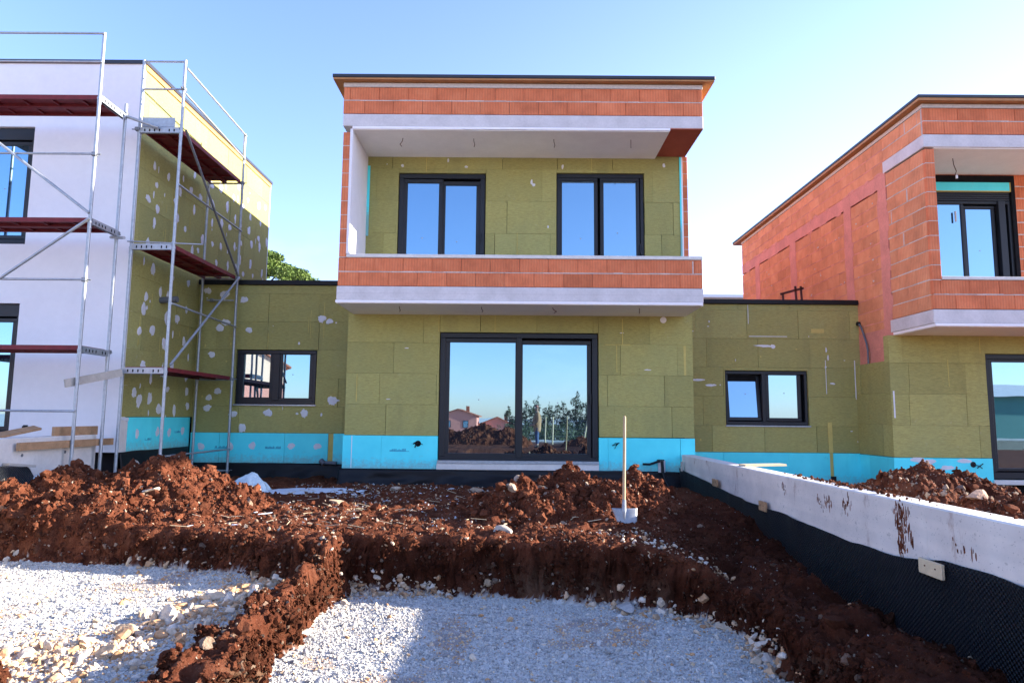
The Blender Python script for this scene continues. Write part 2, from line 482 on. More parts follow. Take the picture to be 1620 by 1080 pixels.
def boards(mb, axis, face, thick, u0, u1, z0, z1, holes=(), bw=1.0, bh=.5, m=0, seed=0, gap=.004, jit=.004, zoff=0.0, var=.10):
    r = random.Random(seed)
    z = z0; row = 0
    first = zoff if zoff else bh
    while z < z1-1e-4:
        zt = min(z1, z + (first if row == 0 else bh))
        if z1 - zt < .06: zt = z1
        u = u0 - r.uniform(.1, .9)*bw
        while u < u1:
            a0, a1 = max(u0, u), min(u1, u+bw); u += bw
            if a1-a0 < .005: continue
            if u1-a1 < .08: a1 = u1; u = u1
            rs = [(a0, a1, z, zt)]
            for h in holes: rs = subtract(rs, h)
            d = r.uniform(-jit, jit); c = 1+r.uniform(-var, var)
            for (p0, p1, q0, q1) in rs:
                g0 = r.choice((.0008, gap, gap*1.6)); 
                s = -1 if axis in ('y-', 'x-') else 1
                emit(mb, axis, face+s*(d+jit), thick, p0+(0 if p0 <= u0+1e-6 else g0), p1-(0 if p1 >= u1-1e-6 else gap*.3), q0+gap*.5, q1-gap*.3, m, c)
        z = zt; row += 1

def blocks(mb, axis, face, thick, u0, u1, z0, n, h, L=.47, m=0, mj=1, seed=0, off=.5, holes=(), rough=.0025):
    """courses of hollow clay blocks with thin mortar beds"""
    r = random.Random(seed); s = -1 if axis in ('y-', 'x-') else 1
    rs = [(u0+.002, u1-.002, z0+.001, z0+n*h-.001)]
    for hh in holes: rs = subtract(rs, hh)
    for (p0, p1, q0, q1) in rs: emit(mb, axis, face-s*.03, thick-.03, p0, p1, q0, q1, mj, .8)
    for k in range(n):
        zz = z0+k*h
        u = u0 - L*(off if k % 2 else .0) - (L*.27 if off else 0)
        while u < u1:
            a0, a1 = max(u0, u), min(u1, u+L); u += L
            if a1-a0 < .03: continue
            rs = [(a0, a1, zz+.006, zz+h-.005)]
            for hh in holes: rs = subtract(rs, hh)
            d = r.uniform(0, rough); c = 1+r.uniform(-.09, .08)
            if r.random() < .06: c *= .88
            for (p0, p1, q0, q1) in rs:
                emit(mb, axis, face-s*d, .05, p0+.0022, p1-.0022, q0, q1, m, c, .004)
        # mortar bed, squeezed out here and there
        u = u0
        while u < u1:
            w = r.uniform(.06, .30); e = min(u1, u+w)
            rs = [(u, e, zz-.006, zz+.007+r.choice((0, 0, .003, .006)))]
            for hh in holes: rs = subtract(rs, hh)
            if k > 0:
                for (p0, p1, q0, q1) in rs:
                    emit(mb, axis, face-s*(.001 if r.random() < .6 else -.001-r.random()*.002), .03, p0, p1, q0, q1, mj, r.uniform(.8, 1.15))
            u = e
        # a few perpends buttered with mortar
        if r.random() < .35:
            uu = r.uniform(u0+.3, u1-.1) if u1-u0 > .5 else u0+.1
            emit(mb, axis, face+s*.0015, .02, uu, uu+r.uniform(.012, .03), zz+.01, zz+h-.02, mj, 1.0)

def blob(mb, axis, face, u, z, ru, rz, m=1, seed=0, h=.006, c=1.0):
    """a trowelled dab: ragged disc a few mm thick"""
    r = random.Random(seed); n = 26; s = -1 if axis in ('y-', 'x-') else 1
    ring = []
    for k in range(n):
        t = 2*math.pi*k/n; q = .92+.09*math.sin(2*t+seed)+.07*math.sin(3*t+seed*1.7)+r.uniform(-.10, .08)+(r.uniform(.1, .35) if r.random() < .10 else 0)
        ring.append((u+ru*q*math.cos(t), z+rz*q*math.sin(t)))
    def P(a, b, d):
        return (a, face+s*d, b) if axis[0] == 'y' else (face+s*d, a, b)
    vs = [P(a, b, -.004) for a, b in ring] + [P(u+(a-u)*.8, z+(b-z)*.8, h) for a, b in ring] + [P(u, z, h*1.3)]
    fs = []
    for k in range(n):
        k2 = (k+1) % n
        fs.append((k, k2, n+k2, n+k)); fs.append((n+k, n+k2, 2*n))
    if axis in ('x-', 'y+'): fs = [f[::-1] for f in fs]
    mb.raw(vs, fs, m, c)

def win(parent, x0, x1, z0, z1, Y, sashes, name='window', top=.07, side=.07, bot=.07, sashw=.065, depth=.09, handle=None, label=None):
    """dark frame with panes; sashes = [(a0,a1,b0,b1,recess)] glass rectangles"""
    mb = MB()
    # outer frame
    mb.box(x0, x1, Y, Y+depth, z1-top, z1, 0, 1, .006)
    mb.box(x0, x1, Y, Y+depth, z0, z0+bot, 0, 1, .006)
    mb.box(x0, x0+side, Y+.001, Y+depth-.001, z0+bot, z1-top, 0, 1, .006)
    mb.box(x1-side, x1, Y+.001, Y+depth-.001, z0+bot, z1-top, 0, 1, .006)
    w = mb.build(name, M['dark_frame'], parent)
    if label: w['label'] = label
    for (a0, a1, b0, b1, rec) in sashes:
        s = MB(); y = Y+rec
        s.box(a0-sashw, a1+sashw, y, y+.06, b1, b1+sashw, 0, 1, .006)
        s.box(a0-sashw, a1+sashw, y, y+.06, b0-sashw, b0, 0, 1, .006)
        s.box(a0-sashw, a0, y+.001, y+.059, b0, b1, 0, 1, .006)
        s.box(a1, a1+sashw, y+.001, y+.059, b0, b1, 0, 1, .006)
        s.build('sash', M['dark_frame'], w)
        p = MB(); p.box(a0-.01, a1+.01, y+.022, y+.046, b0-.01, b1+.01)
        blob(p, 'y-', y+.0215, a0+(a1-a0)*random.uniform(.35, .65), b0+(b1-b0)*random.uniform(.45, .65), .016, .013, 1, int(a0*100)+7, .0006, .6)
        p.build('pane', [M['glass'], M['filler']], w)
    if handle:
        h = MB(); hx, hz = handle
        h.box(hx-.014, hx+.014, Y-.012, Y, hz-.07, hz+.07, 0, 1, .004)
        h.box(hx-.010, hx+.010, Y-.045, Y-.025, hz-.12, hz+.03, 0, 1, .006)
        h.box(hx-.008, hx+.008, Y-.03, Y-.010, hz, hz+.02, 0, 1)
        h.build('handle', M['dark_frame'], w)
    return w

def sheet(name, parent, pts, z_top, z_bot, seed, mat='black_sheet', wav=.03, flare=.06, normal=(0, -1)):
    """crumpled base membrane hung along a line of ground points"""
    r = np.random.default_rng(seed)
    L = [0]; 
    for a, b in zip(pts[:-1], pts[1:]): L.append(L[-1]+math.hypot(b[0]-a[0], b[1]-a[1]))
    n = max(8, int(L[-1]/.06)); m = 12
    t = np.linspace(0, L[-1], n)
    px = np.interp(t, L, [p[0] for p in pts]); py = np.interp(t, L, [p[1] for p in pts])
    V = []
    for j in range(m):
        v = j/(m-1)
        zt = np.interp(t, L, z_top) + .012*fbm(t*2.1, t*0, seed, 3); zb = np.interp(t, L, z_bot)
        z = zt*(1-v)+zb*v
        d = .006 + flare*v**1.5 + wav*(.25+v)*(fbm(t*1.7+v*.6, v*1.4+t*0, seed+5, 4)+.9*(ridged(t*1.6+v*1.5, v*.9+t*.2, seed+9, 3)-.5)*v)
        d = np.maximum(d, .004)
        V.append(np.stack([px+normal[0]*d, py+normal[1]*d, z], 1))
    V = np.array(V)
    F = []
    for j in range(m-1):
        for i in range(n-1):
            F.append((j*n+i, (j+1)*n+i, (j+1)*n+i+1, j*n+i+1))
    o = np_mesh(name, V.reshape(-1, 3), F, M[mat], parent, tone=np.ones(n*m), smooth=True)
    md = o.modifiers.new('thickness', 'SOLIDIFY'); md.thickness = .004; md.offset = -1
    return o

def wire(parent, p, drop=.16, bend=.04, mat='rust_steel', name='cable'):
    mb = MB(); x, y, z = p
    pts = [(x, y, z+.02), (x+bend*.2, y, z-drop*.35), (x+bend, y, z-drop*.75), (x+bend*.4, y, z-drop)]
    mb.path(pts, .006, 6)
    return mb.build(name, M[mat], parent)

# =================================================================== CENTRE HOUSE
DF, DB, DC = 10.8, 12.0, 13.2
ch = thing('terraced_house', 'middle house of the row with brick balcony over a wide sliding door', 'house', (.1, 13.5, .5))
# core
mb = MB()
mb.box(-2.80, 3.02, DB+.17, 20.4, .3, 6.44, 0); mb.box(-6.10, -2.80, DC+.17, 20.4, .3, 4.22, 0)
mb.build('shell', M['black_paint'], ch)
# ground floor insulation
door = (-1.32, 1.485, .955, 3.19)
mb = MB()
boards(mb, 'y-', DB, .165, -2.95, 3.145, 1.372, 3.515, [door], 1.0, .545, 0, 3, zoff=.535)
# corner boards seen as stacked ends on the left corner
for (u, z, ru, rz) in ((-1.9, 2.9, .05, .010), (2.35, 2.55, .07, .012), (1.9, 3.2, .04, .01), (-2.2, 2.0, .05, .008)):
    blob(mb, 'y-', DB-.005, u, z, ru, rz, 1, int(u*100), .002)
# slivers of pale foam filling gaps between boards
for (a, b, z0, z1) in ((2.985, 3.025, 2.46, 2.98), (1.80, 1.815, 2.50, 3.00), (1.60, 2.05, 2.985, 2.997), (1.905, 1.92, 3.0, 3.45), (-2.77, -2.755, 1.95, 2.44), (-1.345, -1.335, 3.2, 3.5), (-.35, -.34, 3.2, 3.5)):
    mb.box(a, b, DB-.009, DB+.03, z0, z1, 2)
mb.build('insulation', [M['rock_wool'], M['filler'], M['tape']], ch)
# plinth
mb = MB()
boards(mb, 'y-', DB-.01, .17, -2.97, -1.32, .80, 1.368, (), 1.25, .6, 0, 11, var=.03)
for u in (-2.82,): mb.box(u, u+.012, DB-.016, DB, .81, 1.36, 1)
pl = mb.build('plinth_board', [M['blue_foam'], M['white_foam']], ch)
mb = MB(); boards(mb, 'y-', DB-.01, .17, 1.485, 3.15, .785, 1.362, (), 1.25, .6, 0, 15, var=.03)
pl2 = mb.build('plinth_board', M['blue_foam'], ch)
def stamp(parent, x, y, z, w=.34, axis='y', h=.045):
    """faint printed maker's line, worn to unreadable strokes"""
    mb = MB(); r = random.Random(int(x*97+z*31)); u = 0
    while u < w:
        g = r.uniform(.012, .026)
        if r.random() < .82:
            zz = h*r.uniform(.45, 1)
            if axis == 'y': mb.box(x+u, x+u+g*.7, y-.0022, y+.001, z, z+zz)
            else: mb.box(y-.001, y+.0022, x+u, x+u+g*.7, z, z+zz)
        u += g
    if axis == 'y': mb.box(x, x+w, y-.0018, y+.001, z-.004, z+.004)
    else: mb.box(y-.001, y+.0018, x, x+w, z-.004, z+.004)
    return mb.build('printed_mark', M['stamp_ink'], parent)
stamp(pl, -2.15, DB-.0135, 1.10); stamp(pl2, 2.28, DB-.0135, 1.045, .26)
for (bx, bz) in ((-1.66, 1.235), (1.80, 1.245)):
    mb = MB(); r = random.Random(int(bx*10))
    mb.tube((bx, DB-.017, bz), (bx, DB+.03, bz), .052, 14, 1)
    for k in range(9):
        a = r.uniform(0, 6.28); mb.path([(bx, DB-.02, bz), (bx+.05*math.cos(a), DB-.05, bz+.03*math.sin(a)), (bx+.085*math.cos(a), DB-.03, bz+.06*math.sin(a)-.02)], .005, 5, 0)
    mb.build('junction_box', [M['black_sheet'], M['black_paint']], ch)
mb = MB(); mb.tube((2.634, DB-.03, 3.435), (2.634, DB+.02, 3.435), .055, 20); mb.tube((2.634, DB-.035, 3.435), (2.634, DB-.03, 3.435), .03, 16)
mb.build('vent_cover', M['white_paint'], ch)
# sliding door
dw = win(ch, -1.31, 1.475, .96, 3.18, DB+.02, [(-1.137, .020, 1.075, 3.012, .004), (.152, 1.288, 1.075, 2.985, .040)], 'sliding_door', .085, .10, .055, .075, .13, handle=(1.345, 2.05))
mb = MB(); mb.box(.035, .135, DB+.012, DB+.10, 1.0, 3.10, 0, 1, .006); mb.build('meeting_stile', M['dark_frame'], dw)
mb = MB(); mb.box(-1.32, 1.48, DB-.06, DB+.15, .90, .955, 1, 1, .004); mb.box(-1.33, 1.48, DB-.05, DB+.15, .795, .90, 0, 1, .006)
mb.build('door_sill', [M['concrete_pale'], M['zinc']], ch)
sheet('base_membrane', ch, [(-3.03, 13.1), (-3.03, DB-.03), (-1.3, DB-.05), (1.45, DB-.06), (2.95, DB-.03)], [.80, .80, .79, .80, .79], [.42, .42, .44, .44, .42], 21, wav=.16, flare=.10)
# balcony
mb = MB(); mb.box(-2.865, 3.025, DF, DB+.16, 3.552, 3.775, 0, 1, .008)
mb.box(-2.865, 3.025, DF-.002, DF, 3.66, 3.664, 0, .8)
mb.build('balcony_slab', M['concrete'], ch)
mb = MB(); 
x = -2.875
for w in (1.0, 1.02, .99, 1.0, 1.0, .88):
    mb.box(x+.001, min(3.03, x+w)-.001, DF-.012+random.uniform(0, .006), DB+.0, 3.507, 3.549, 0, random.uniform(.97, 1.0)); x += w
mb.build('soffit_foam', M['white_foam'], ch)
mb = MB(); mb.box(-2.86, 3.02, DF+.008, DB-.004, 3.499, 3.5065); mb.build('lower_soffit', M['soffit_board'], ch)
for (x, b) in ((-1.9, .02), (-.55, .03), (.62, .07), (2.05, .0)): wire(ch, (x, DF+.3, 3.5), .09, b)
mb = MB(); blocks(mb, 'y-', DF+.01, .2, -2.855, 3.02, 3.778, 2, .2335, .47, 0, 1, 5)
blocks(mb, 'x+', 3.018, .2, DF+.22, DB-.01, 3.778, 2, .2335, .47, 2, 1, 6)
mb.build('balcony_parapet', [M['clay_block'], M['mortar'], M['clay_block_side']], ch)
mb = MB(); mb.box(-2.73, 3.025, DF, DF+.215, 4.2465, 4.305, 0, 1, .006); mb.box(2.81, 3.025, DF+.215, DB-.01, 4.2465, 4.305, 0, 1, .006)
mb.build('parapet_coping', M['concrete_pale'], ch)
# upper floor
wa = (-2.125, -.545, 3.85, 6.10); wb = (.740, 2.330, 3.85, 6.12)
mb = MB(); boards(mb, 'y-', DB, .165, -2.69, 2.97, 3.78, 6.44, [wa, wb], 1.0, .60, 0, 8)
for k in range(16):
    u = random.uniform(-2.6, 2.9); z = random.choice((6.22, 6.3, 5.9, 5.2, 4.8))+random.uniform(-.1, .1)
    if any(h[0]-.08 < u < h[1]+.08 and h[2] < z < h[3]+.06 for h in (wa, wb)): continue
    blob(mb, 'y-', DB-.005, u, z, random.uniform(.015, .04), random.uniform(.02, .05), 1, k, .002)
for (u, z0, z1) in ((.03, 4.4, 5.0), (1.375, 6.13, 6.4), (-1.63, 6.12, 6.38)):
    mb.box(u, u+.010, DB-.009, DB+.03, z0, z1, 2)
mb.build('insulation', [M['rock_wool'], M['filler'], M['tape']], ch)
win(ch, wa[0]+.008, wa[1]-.008, 3.86, wa[3]-.006, DB+.03, [(-1.965, -1.395, 3.95, 5.925, .012), (-1.275, -.715, 3.95, 5.895, .040)], 'window', .085, .09, .06, .075, .12, handle=(-.63, 4.95))
win(ch, wb[0]+.008, wb[1]-.008, 3.86, wb[3]-.006, DB+.03, [(.845, 1.425, 3.95, 5.985, .012), (1.60, 2.185, 3.95, 5.985, .012)], 'window', .075, .06, .06, .065, .12, handle=(2.255, 4.75))
# loggia side wall (left), pillar (right)
mb = MB(); blocks(mb, 'x+', -2.735, .11, DF+.005, DB+.1, 4.2465, 9, .2335, .47, 2, 1, 9)
for k in range(9):
    zz = 4.2465+k*.2335
    mb.box(-2.845, -2.735, DF-.002, DF+.05, zz+.006, zz+.2295, 0, random.uniform(.88, 1.08), .004)
    mb.box(-2.843, -2.737, DF+.001, DF+.05, zz-.004, zz+.006, 1)
mb.build('loggia_side_wall', [M['clay_block'], M['mortar'], M['clay_block_side']], ch)
mb = MB(); mb.box(-2.733, -2.690, DF+.003, DB-.005, 4.31, 6.405, 0, 1, .003); mb.box(-2.733, -2.690, DF-.001, DF+.003, 4.31, 6.405, 0, .9)
mb.build('side_panel', M['white_foam'], ch)
mb = MB(); mb.box(-2.688, -2.645, DB-.03, DB-.008, 4.92, 6.22, 0); mb.build('foam_strip', M['blue_foam'], ch)
mb = MB()
for k in range(10):
    zz = 4.25+k*.2335; z2 = min(6.44, zz+.2295)
    mb.box(3.028, 3.115, DB-.003, DB+.17, zz+.005, z2, 0, random.uniform(.85, 1.08), .004)
mb.box(3.03, 3.113, DB+.001, DB+.16, 4.25, 6.44, 1)
mb.build('side_wall_end', [M['clay_block'], M['mortar']], ch)
mb = MB(); mb.box(2.972, 3.0, DB-.02, DB+.1, 4.28, 6.43, 0); mb.box(3.0, 3.026, DB-.018, DB+.1, 4.28, 6.43, 1)
mb.build('edge_strip', [M['blue_foam'], M['white_foam']], ch)
# roof
mb = MB(); mb.box(-2.86, 3.085, DF, 20.4, 6.452, 6.662, 0, 1, .008); mb.build('roof_slab', M['concrete'], ch)
mb = MB(); x = -2.70
for w in (.86, .97, 1.02, 1.0, .98, .41):
    z = 6.405+random.uniform(0, .006); mb.box(x+.001, x+w-.001, DF-.006, DB-.004, z, 6.450, 0, random.uniform(.97, 1.0)); x += w
mb.build('soffit_foam', M['white_foam'], ch)
mb = MB(); mb.box(-2.688, 2.53, DF+.012, DB-.006, 6.396, 6.4045); mb.build('upper_soffit', M['soffit_board'], ch)
mb = MB(); mb.box(2.542, 3.08, DF+.004, DB+.02, 6.438, 6.451); mb.build('bare_soffit', M['red_slurry'], ch)
for (x, b) in ((-1.92, -.05), (-.72, .02), (.64, .02), (1.95, .0)): wire(ch, (x, DF+.35, 6.40), .15, b)
mb = MB(); blocks(mb, 'y-', DF+.005, .2, -2.865, 3.08, 6.665, 2, .232, .48, 0, 1, 14)
blocks(mb, 'x+', 3.08, .2, DF+.21, 20.3, 6.665, 2, .232, .48, 2, 1, 16); blocks(mb, 'x-', -2.865, .2, DF+.21, 20.3, 6.665, 2, .232, .48, 2, 1, 17)
mb.build('roof_parapet', [M['clay_block'], M['mortar'], M['clay_block_side']], ch)
mb = MB(); blocks(mb, 'x+', 3.10, .08, DB+.2, 20.3, .4, 26, .2335, .47, 0, 1, 18); blocks(mb, 'x-', -2.85, .06, DB+.2, 20.3, 4.35, 9, .2335, .47, 0, 1, 19)
mb.build('side_wall', [M['clay_block_side'], M['mortar']], ch)
mb = MB(); mb.box(-2.872, 3.088, DF+.0, 20.4, 7.130, 7.205, 0, 1, .006); mb.build('ring_beam', M['mortar'], ch)
mb = MB(); mb.box(-3.02, 3.255, DF-.105, 20.5, 7.212, 7.240, 0); mb.build('eaves_board', M['oiled_wood'], ch)
mb = MB(); mb.box(-3.032, 3.267, DF-.117, 20.52, 7.243, 7.30, 0, 1, .006); mb.build('roof_edge', M['dark_metal'], ch)
# side wing (left)
ww = (-5.395, -3.832, 1.905, 2.965)
mb = MB(); boards(mb, 'y-', DC, .165, -6.19, -2.9, 1.365, 4.235, [ww], 1.0, .55, 0, 31, zoff=.5)
dabs = [(388,345),(409,333,),(293,480),(349,555),(449,650),(490,650),(396,673),(470,675),(530,676),(340,628),(340,645),(358,673),(355,519),(398,520),(317,480),(310,525),(534,631),(356,461),(388,474),(313,435+30)]
def wpx(x, y):  # picture measure of the wing wall turned into metres on it
    return (-6.299+(x-308)*.01245, 4.328-(y-443)*.01242)
for k, (x, y) in enumerate([(357, 466), (388, 474), (352, 519), (398, 522), (342, 561), (354, 618), (341, 628), (339, 644), (395, 674), (358, 676), (434, 651), (490, 651), (470, 675), (530, 676), (380, 653), (533, 631), (318, 505), (313, 470), (310, 675), (512, 503), (524, 507), (330, 460), (361, 440+70)]):
    u, z = wpx(x, y)
    if -6.1 < u < -3.0 and z > 1.45 and not (ww[0]-.06 < u < ww[1]+.06 and ww[2]-.06 < z < ww[3]+.06): blob(mb, 'y-', DC-.005, u, z, random.uniform(.07, .12), random.uniform(.06, .105), 1, k)
for k in range(26):
    u = random.uniform(-6.1, -3.1); z = random.uniform(1.5, 4.1)
    if not (ww[0]-.06 < u < ww[1]+.06 and ww[2]-.06 < z < ww[3]+.06): blob(mb, 'y-', DC-.005, u, z, random.uniform(.006, .03), random.uniform(.006, .04), random.choice((1, 2)), k, .001)
for (u, z0, z1) in ((-3.98, 2.3+.9, 3.75), (-4.02, 3.3, 3.6), (-3.72, 3.2, 3.9), (-4.8, 3.0, 3.3)): mb.box(u, u+.008, DC-.009, DC+.02, z0, z1, 2)
mb.build('wing_insulation', [M['rock_wool'], M['filler'], M['tape']], ch)
mb = MB(); boards(mb, 'y-', DC-.01, .17, -6.19, -3.55, .795, 1.362, (), 1.25, .6, 0, 33, var=.04); boards(mb, 'y-', DC-.01, .17, -3.45, -2.9, .785, 1.362, (), 1.25, .6, 0, 34)
mb.box(-3.547, -3.453, DC-.006, DC+.1, .80, 1.36, 2)
for k, (u, z) in enumerate(((-5.98, 1.10), (-5.42, 1.10), (-5.0, 1.12), (-4.25, 1.12), (-3.75, 1.12), (-3.2, 1.1))): blob(mb, 'y-', DC-.0155, u, z, random.uniform(.06, .10), .08, 1, k+60, .002)
wp = mb.build('wing_plinth', [M['blue_foam'], M['filler'], M['tape']], ch)
for x in (-5.72, -4.75, -3.55-.0): 
    if x < -3.7: stamp(wp, x, DC-.0135, 1.07, .30)
win(ch, ww[0]+.012, ww[1]-.012, ww[2]+.012, ww[3]-.008, DC+.02, [(-5.255, -4.745, 2.045, 2.875, .010), (-4.50, -3.975, 2.035, 2.875, .010)], 'window', .065, .065, .065, .075, .10)
mb = MB(); mb.box(-4.68, -4.55, DC+.016, DC+.09, 1.985, 2.89, 0, 1, .006); mb.build('window_mullion', M['dark_frame'], ch)
mb = MB(); mb.box(ww[0]-.01, ww[1]+.02, DC-.035, DC+.1, ww[2]-.022, ww[2]+.004, 0); mb.build('window_sill', M['zinc'], ch)
mb = MB(); mb.box(-6.19, -2.88, DC-.06, 20.0, 4.238, 4.33, 0, 1, .006); mb.build('wing_roof_edge', M['black_sheet'], ch)
sheet('base_membrane', ch, [(-6.19, DC-.03), (-4.5, DC-.04), (-3.0, DC-.03)], [.80, .80, .785], [.40, .42, .42], 22, wav=.13, flare=.08)
mb = MB(); mb.tube((-3.62, DC-.10, .82), (-3.35, DC-.12, .81), .035, 10); mb.tube((-3.66, DC-.09, .86), (-3.58, DC-.11, .80), .05, 10); mb.build('pipe_stub', M['grey_plastic'], ch)

# =================================================================== LEFT HOUSE
lh = thing('terraced_house', 'white rendered house at the end of the row behind scaffolding', 'house', (-8, 13, .8))
mb = MB(); mb.box(-14, -6.38, DF+.25, 16.55, .5, 7.40); mb.build('shell', M['black_paint'], lh)
w1 = (-9.6, -7.945, 4.42, 6.40); w2 = (-9.6, -7.94, 1.33, 3.45)
mb = MB()
for (a, b, c, d) in subtract(subtract([(-14.0, -6.205, 1.10, 7.50)], w1), w2): mb.box(a, b, DF, DF+.16, c, d, 0)
mb.box(-6.36, -6.2, DF-.001, DF+.03, 1.10, 7.50, 0)
mb.build('rendered_front', M['render_coat'], lh)
for w, hn in ((w1, None), (w2, None)):
    win(lh, w[0], w[1]-.01, w[2]+.01, w[3]-.01, DF+.05, [(-9.45, -8.80, w[2]+.16, w[3]-.30, .010), (-8.62, -8.07, w[2]+.16, w[3]-.30, .010)], 'window', .20, .06, .08, .065, .09)
mb = MB(); mb.box(w1[0], w1[1], DF+.03, DF+.2, 4.20, 4.42); mb.build('window_apron', M['red_slurry'], lh)
sx = -6.2
mb = MB(); boards(mb, 'x+', sx, .16, DF+.03, 16.70, 1.655, 7.40, (), 1.0, .60, 0, 41, zoff=.5)
# dabs of filler over the fixings, in the loose rows they were trowelled
r = random.Random(5); k = 0; z = 1.85
while z < 6.9:
    u = 11.0 + r.uniform(0, .4)
    while u < 16.6:
        if not (z < 4.4 and u > 13.0) :
            blob(mb, 'x+', sx+.005, u+r.uniform(-.13, .13), z+r.uniform(-.13, .13), r.uniform(.045, .095), r.uniform(.06, .13), 1, k); k += 1
            if r.random() < .4: blob(mb, 'x+', sx+.005, u+r.uniform(-.3, .3), z+r.uniform(-.25, .25), r.uniform(.01, .03), r.uniform(.01, .10), 1, k+900, .002)
        u += r.uniform(.38, .72)
    z += r.uniform(.32, .46)
for k in range(20): 
    u = r.uniform(11, 13); zz = r.uniform(1.8, 5.5); mb.box(sx-.01, sx+.008, u, u+.006, zz, zz+r.uniform(.1, .5), 2)
mb.build('side_insulation', [M['rock_wool'], M['filler'], M['tape']], lh)
mb = MB(); mb.box(sx-.16, sx+.004, 16.705, 16.735, 4.3, 7.40); mb.build('corner_bead', M['white_paint'], lh)
mb = MB(); mb.box(sx-.03, sx+.004, DF+.001, DF+.028, 1.1, 7.42); mb.build('corner_bead', M['white_paint'], lh)
mb = MB(); boards(mb, 'x+', sx+.01, .17, DF+.22, 13.12, 1.10, 1.65, (), 1.25, .6, 0, 44, var=.04); mb.box(sx-.16, sx+.006, DF+.02, DF+.216, 1.10, 1.60, 3)
for k, (u, zz) in enumerate(((11.30, 1.38), (11.95, 1.40), (12.35, 1.38), (12.85, 1.40))): blob(mb, 'x+', sx+.0155, u, zz, .07, .09, 1, k+300, .002)
blob(mb, 'x+', sx+.012, DF+.14, 1.62, .12, .035, 1, 77, .003)
sp = mb.build('side_plinth', [M['blue_foam'], M['filler'], M['tape'], M['concrete_pale']], lh)
stamp(sp, 11.55, sx+.0135, 1.27, .2, 'x'); stamp(sp, 12.55, sx+.0135, 1.37, .2, 'x')
sheet('base_membrane', lh, [(sx+.02, DF+.02), (sx+.02, 13.1)], [1.11, 1.10], [.45, .45], 23, wav=.05, flare=.07, normal=(1, 0))
mb = MB(); mb.tube((sx-.05, 11.78, 4.0-.32), (sx+.30, 11.78, 4.0-.30), .055, 14); mb.build('pipe_stub', M['grey_plastic'], lh)
mb = MB(); mb.box(-14, sx+.04, DF-.03, 16.75, 7.50, 7.56); mb.build('roof_edge', M['dark_metal'], lh)
mb = MB(); mb.box(-13.9, sx+.02, DF+.005, 16.72, 7.41, 7.495); mb.build('eaves_board', M['oiled_wood'], lh)
mb = MB(); mb.box(-7.72, -7.66, DF-.02, DF, 1.46, 1.50); mb.box(-7.70, -7.64, DF-.025, DF-.001, 1.48, 1.515); mb.build('cable_outlet', M['black_sheet'], lh)

# =================================================================== RIGHT HOUSE
rh = thing('terraced_house', 'bare orange brick house at the right with a covered loggia', 'house', (9, 13, .4))
mb = MB(); mb.box(6.86, 13.5, DB+.17, 19.7, .2, 6.15); mb.box(3.16, 6.86, DC+.17, 19.7, .2, 3.92); mb.build('shell', M['black_paint'], rh)
BX = 6.70
mb = MB()
# loggia cheek + balcony parapet side
blocks(mb, 'x-', BX, .16, DF+.06, DB+.0, 3.478, 11, .2425, .50, 0, 1, 51)
# long side wall above and below the ring beam
cols = [(12.0, 12.27), (13.30, 13.58), (15.98, 16.32), (18.38, 18.70)]
blocks(mb, 'x-', BX, .16, 12.27, 19.78, 2.76, 13, .2425, .50, 0, 2, 52, holes=[(c0, c1, 2, 7) for c0, c1 in cols[1:]])
blocks(mb, 'x-', BX, .16, DF+.06, 12.05, 6.385, 2, .225, .50, 0, 1, 53); blocks(mb, 'x-', BX, .16, 12.05, 19.78, 6.193, 3, .2145, .50, 0, 2, 153)
mb.build('side_wall', [M['clay_block_side'], M['mortar'], M['slurry']], rh)
mb = MB()
for c0, c1 in cols: mb.box(BX-.004, BX+.16, c0, c1, 2.76, 6.0, 0)
mb.box(BX-.003, BX+.16, 12.0, 19.78, 5.935, 6.19, 0); mb.box(BX-.002, BX+.16, 12.275, 13.2, 2.762, 3.35, 0, .95)
r = random.Random(3)
for k in range(40):
    u = r.uniform(12.0, 19.6); blob(mb, 'x-', BX-.004, u, r.choice((5.93, 6.19))+r.uniform(-.02, .02), r.uniform(.06, .2), r.uniform(.02, .05), 0, k, .002)
for c0, c1 in cols:
    for k in range(14): blob(mb, 'x-', BX-.004, r.choice((c0, c1))+r.uniform(-.02, .02), r.uniform(2.9, 5.9), r.uniform(.02, .05), r.uniform(.06, .25), 0, k+100, .002)
for k in range(60): blob(mb, 'x-', BX-.001, r.uniform(12.3, 19.6), r.uniform(4.2, 5.8), r.uniform(.01, .05), r.uniform(.01, .02), 1 if r.random() < .5 else 0, k+300, .002)
mb.build('concrete_frame', [M['slurry'], M['mortar']], rh)
# front
mb = MB(); blocks(mb, 'y-', DF, .2, BX+.02, 13.5, 3.478, 2, .238, .47, 0, 1, 54); 
for k in range(9):
    zz = 3.954+k*.2425; z2 = min(6.14, zz+.238)
    mb.box(BX-.0, BX+.155, DF-.001, DF+.06, zz+.005, z2, 0, random.uniform(.9, 1.06), .004); mb.box(BX+.002, BX+.15, DF+.002, DF+.06, zz-.006, zz+.006, 1)
for k in range(2): mb.box(BX, BX+.018, DF, DF+.06, 3.484+k*.238, 3.71+k*.238, 0, .95)
blocks(mb, 'y-', DF, .2, BX+.002, 13.5, 6.385, 2, .225, .47, 0, 1, 55)
mb.build('front_parapets', [M['clay_block'], M['mortar']], rh)
mb = MB(); mb.box(BX+.16, 13.5, DF-.005, DF+.2, 3.957, 4.012, 0, 1, .006); mb.build('parapet_coping', M['concrete_pale'], rh)
mb = MB(); mb.box(BX-.012, 13.5, DF-.006, 12.05, 6.165, 6.380, 0, 1, .008); mb.build('loggia_beam', M['concrete'], rh)
mb = MB(); mb.box(BX+.165, 13.5, DF+.02, DB+.16, 6.150, 6.163); mb.build('upper_soffit', M['soffit_board'], rh)
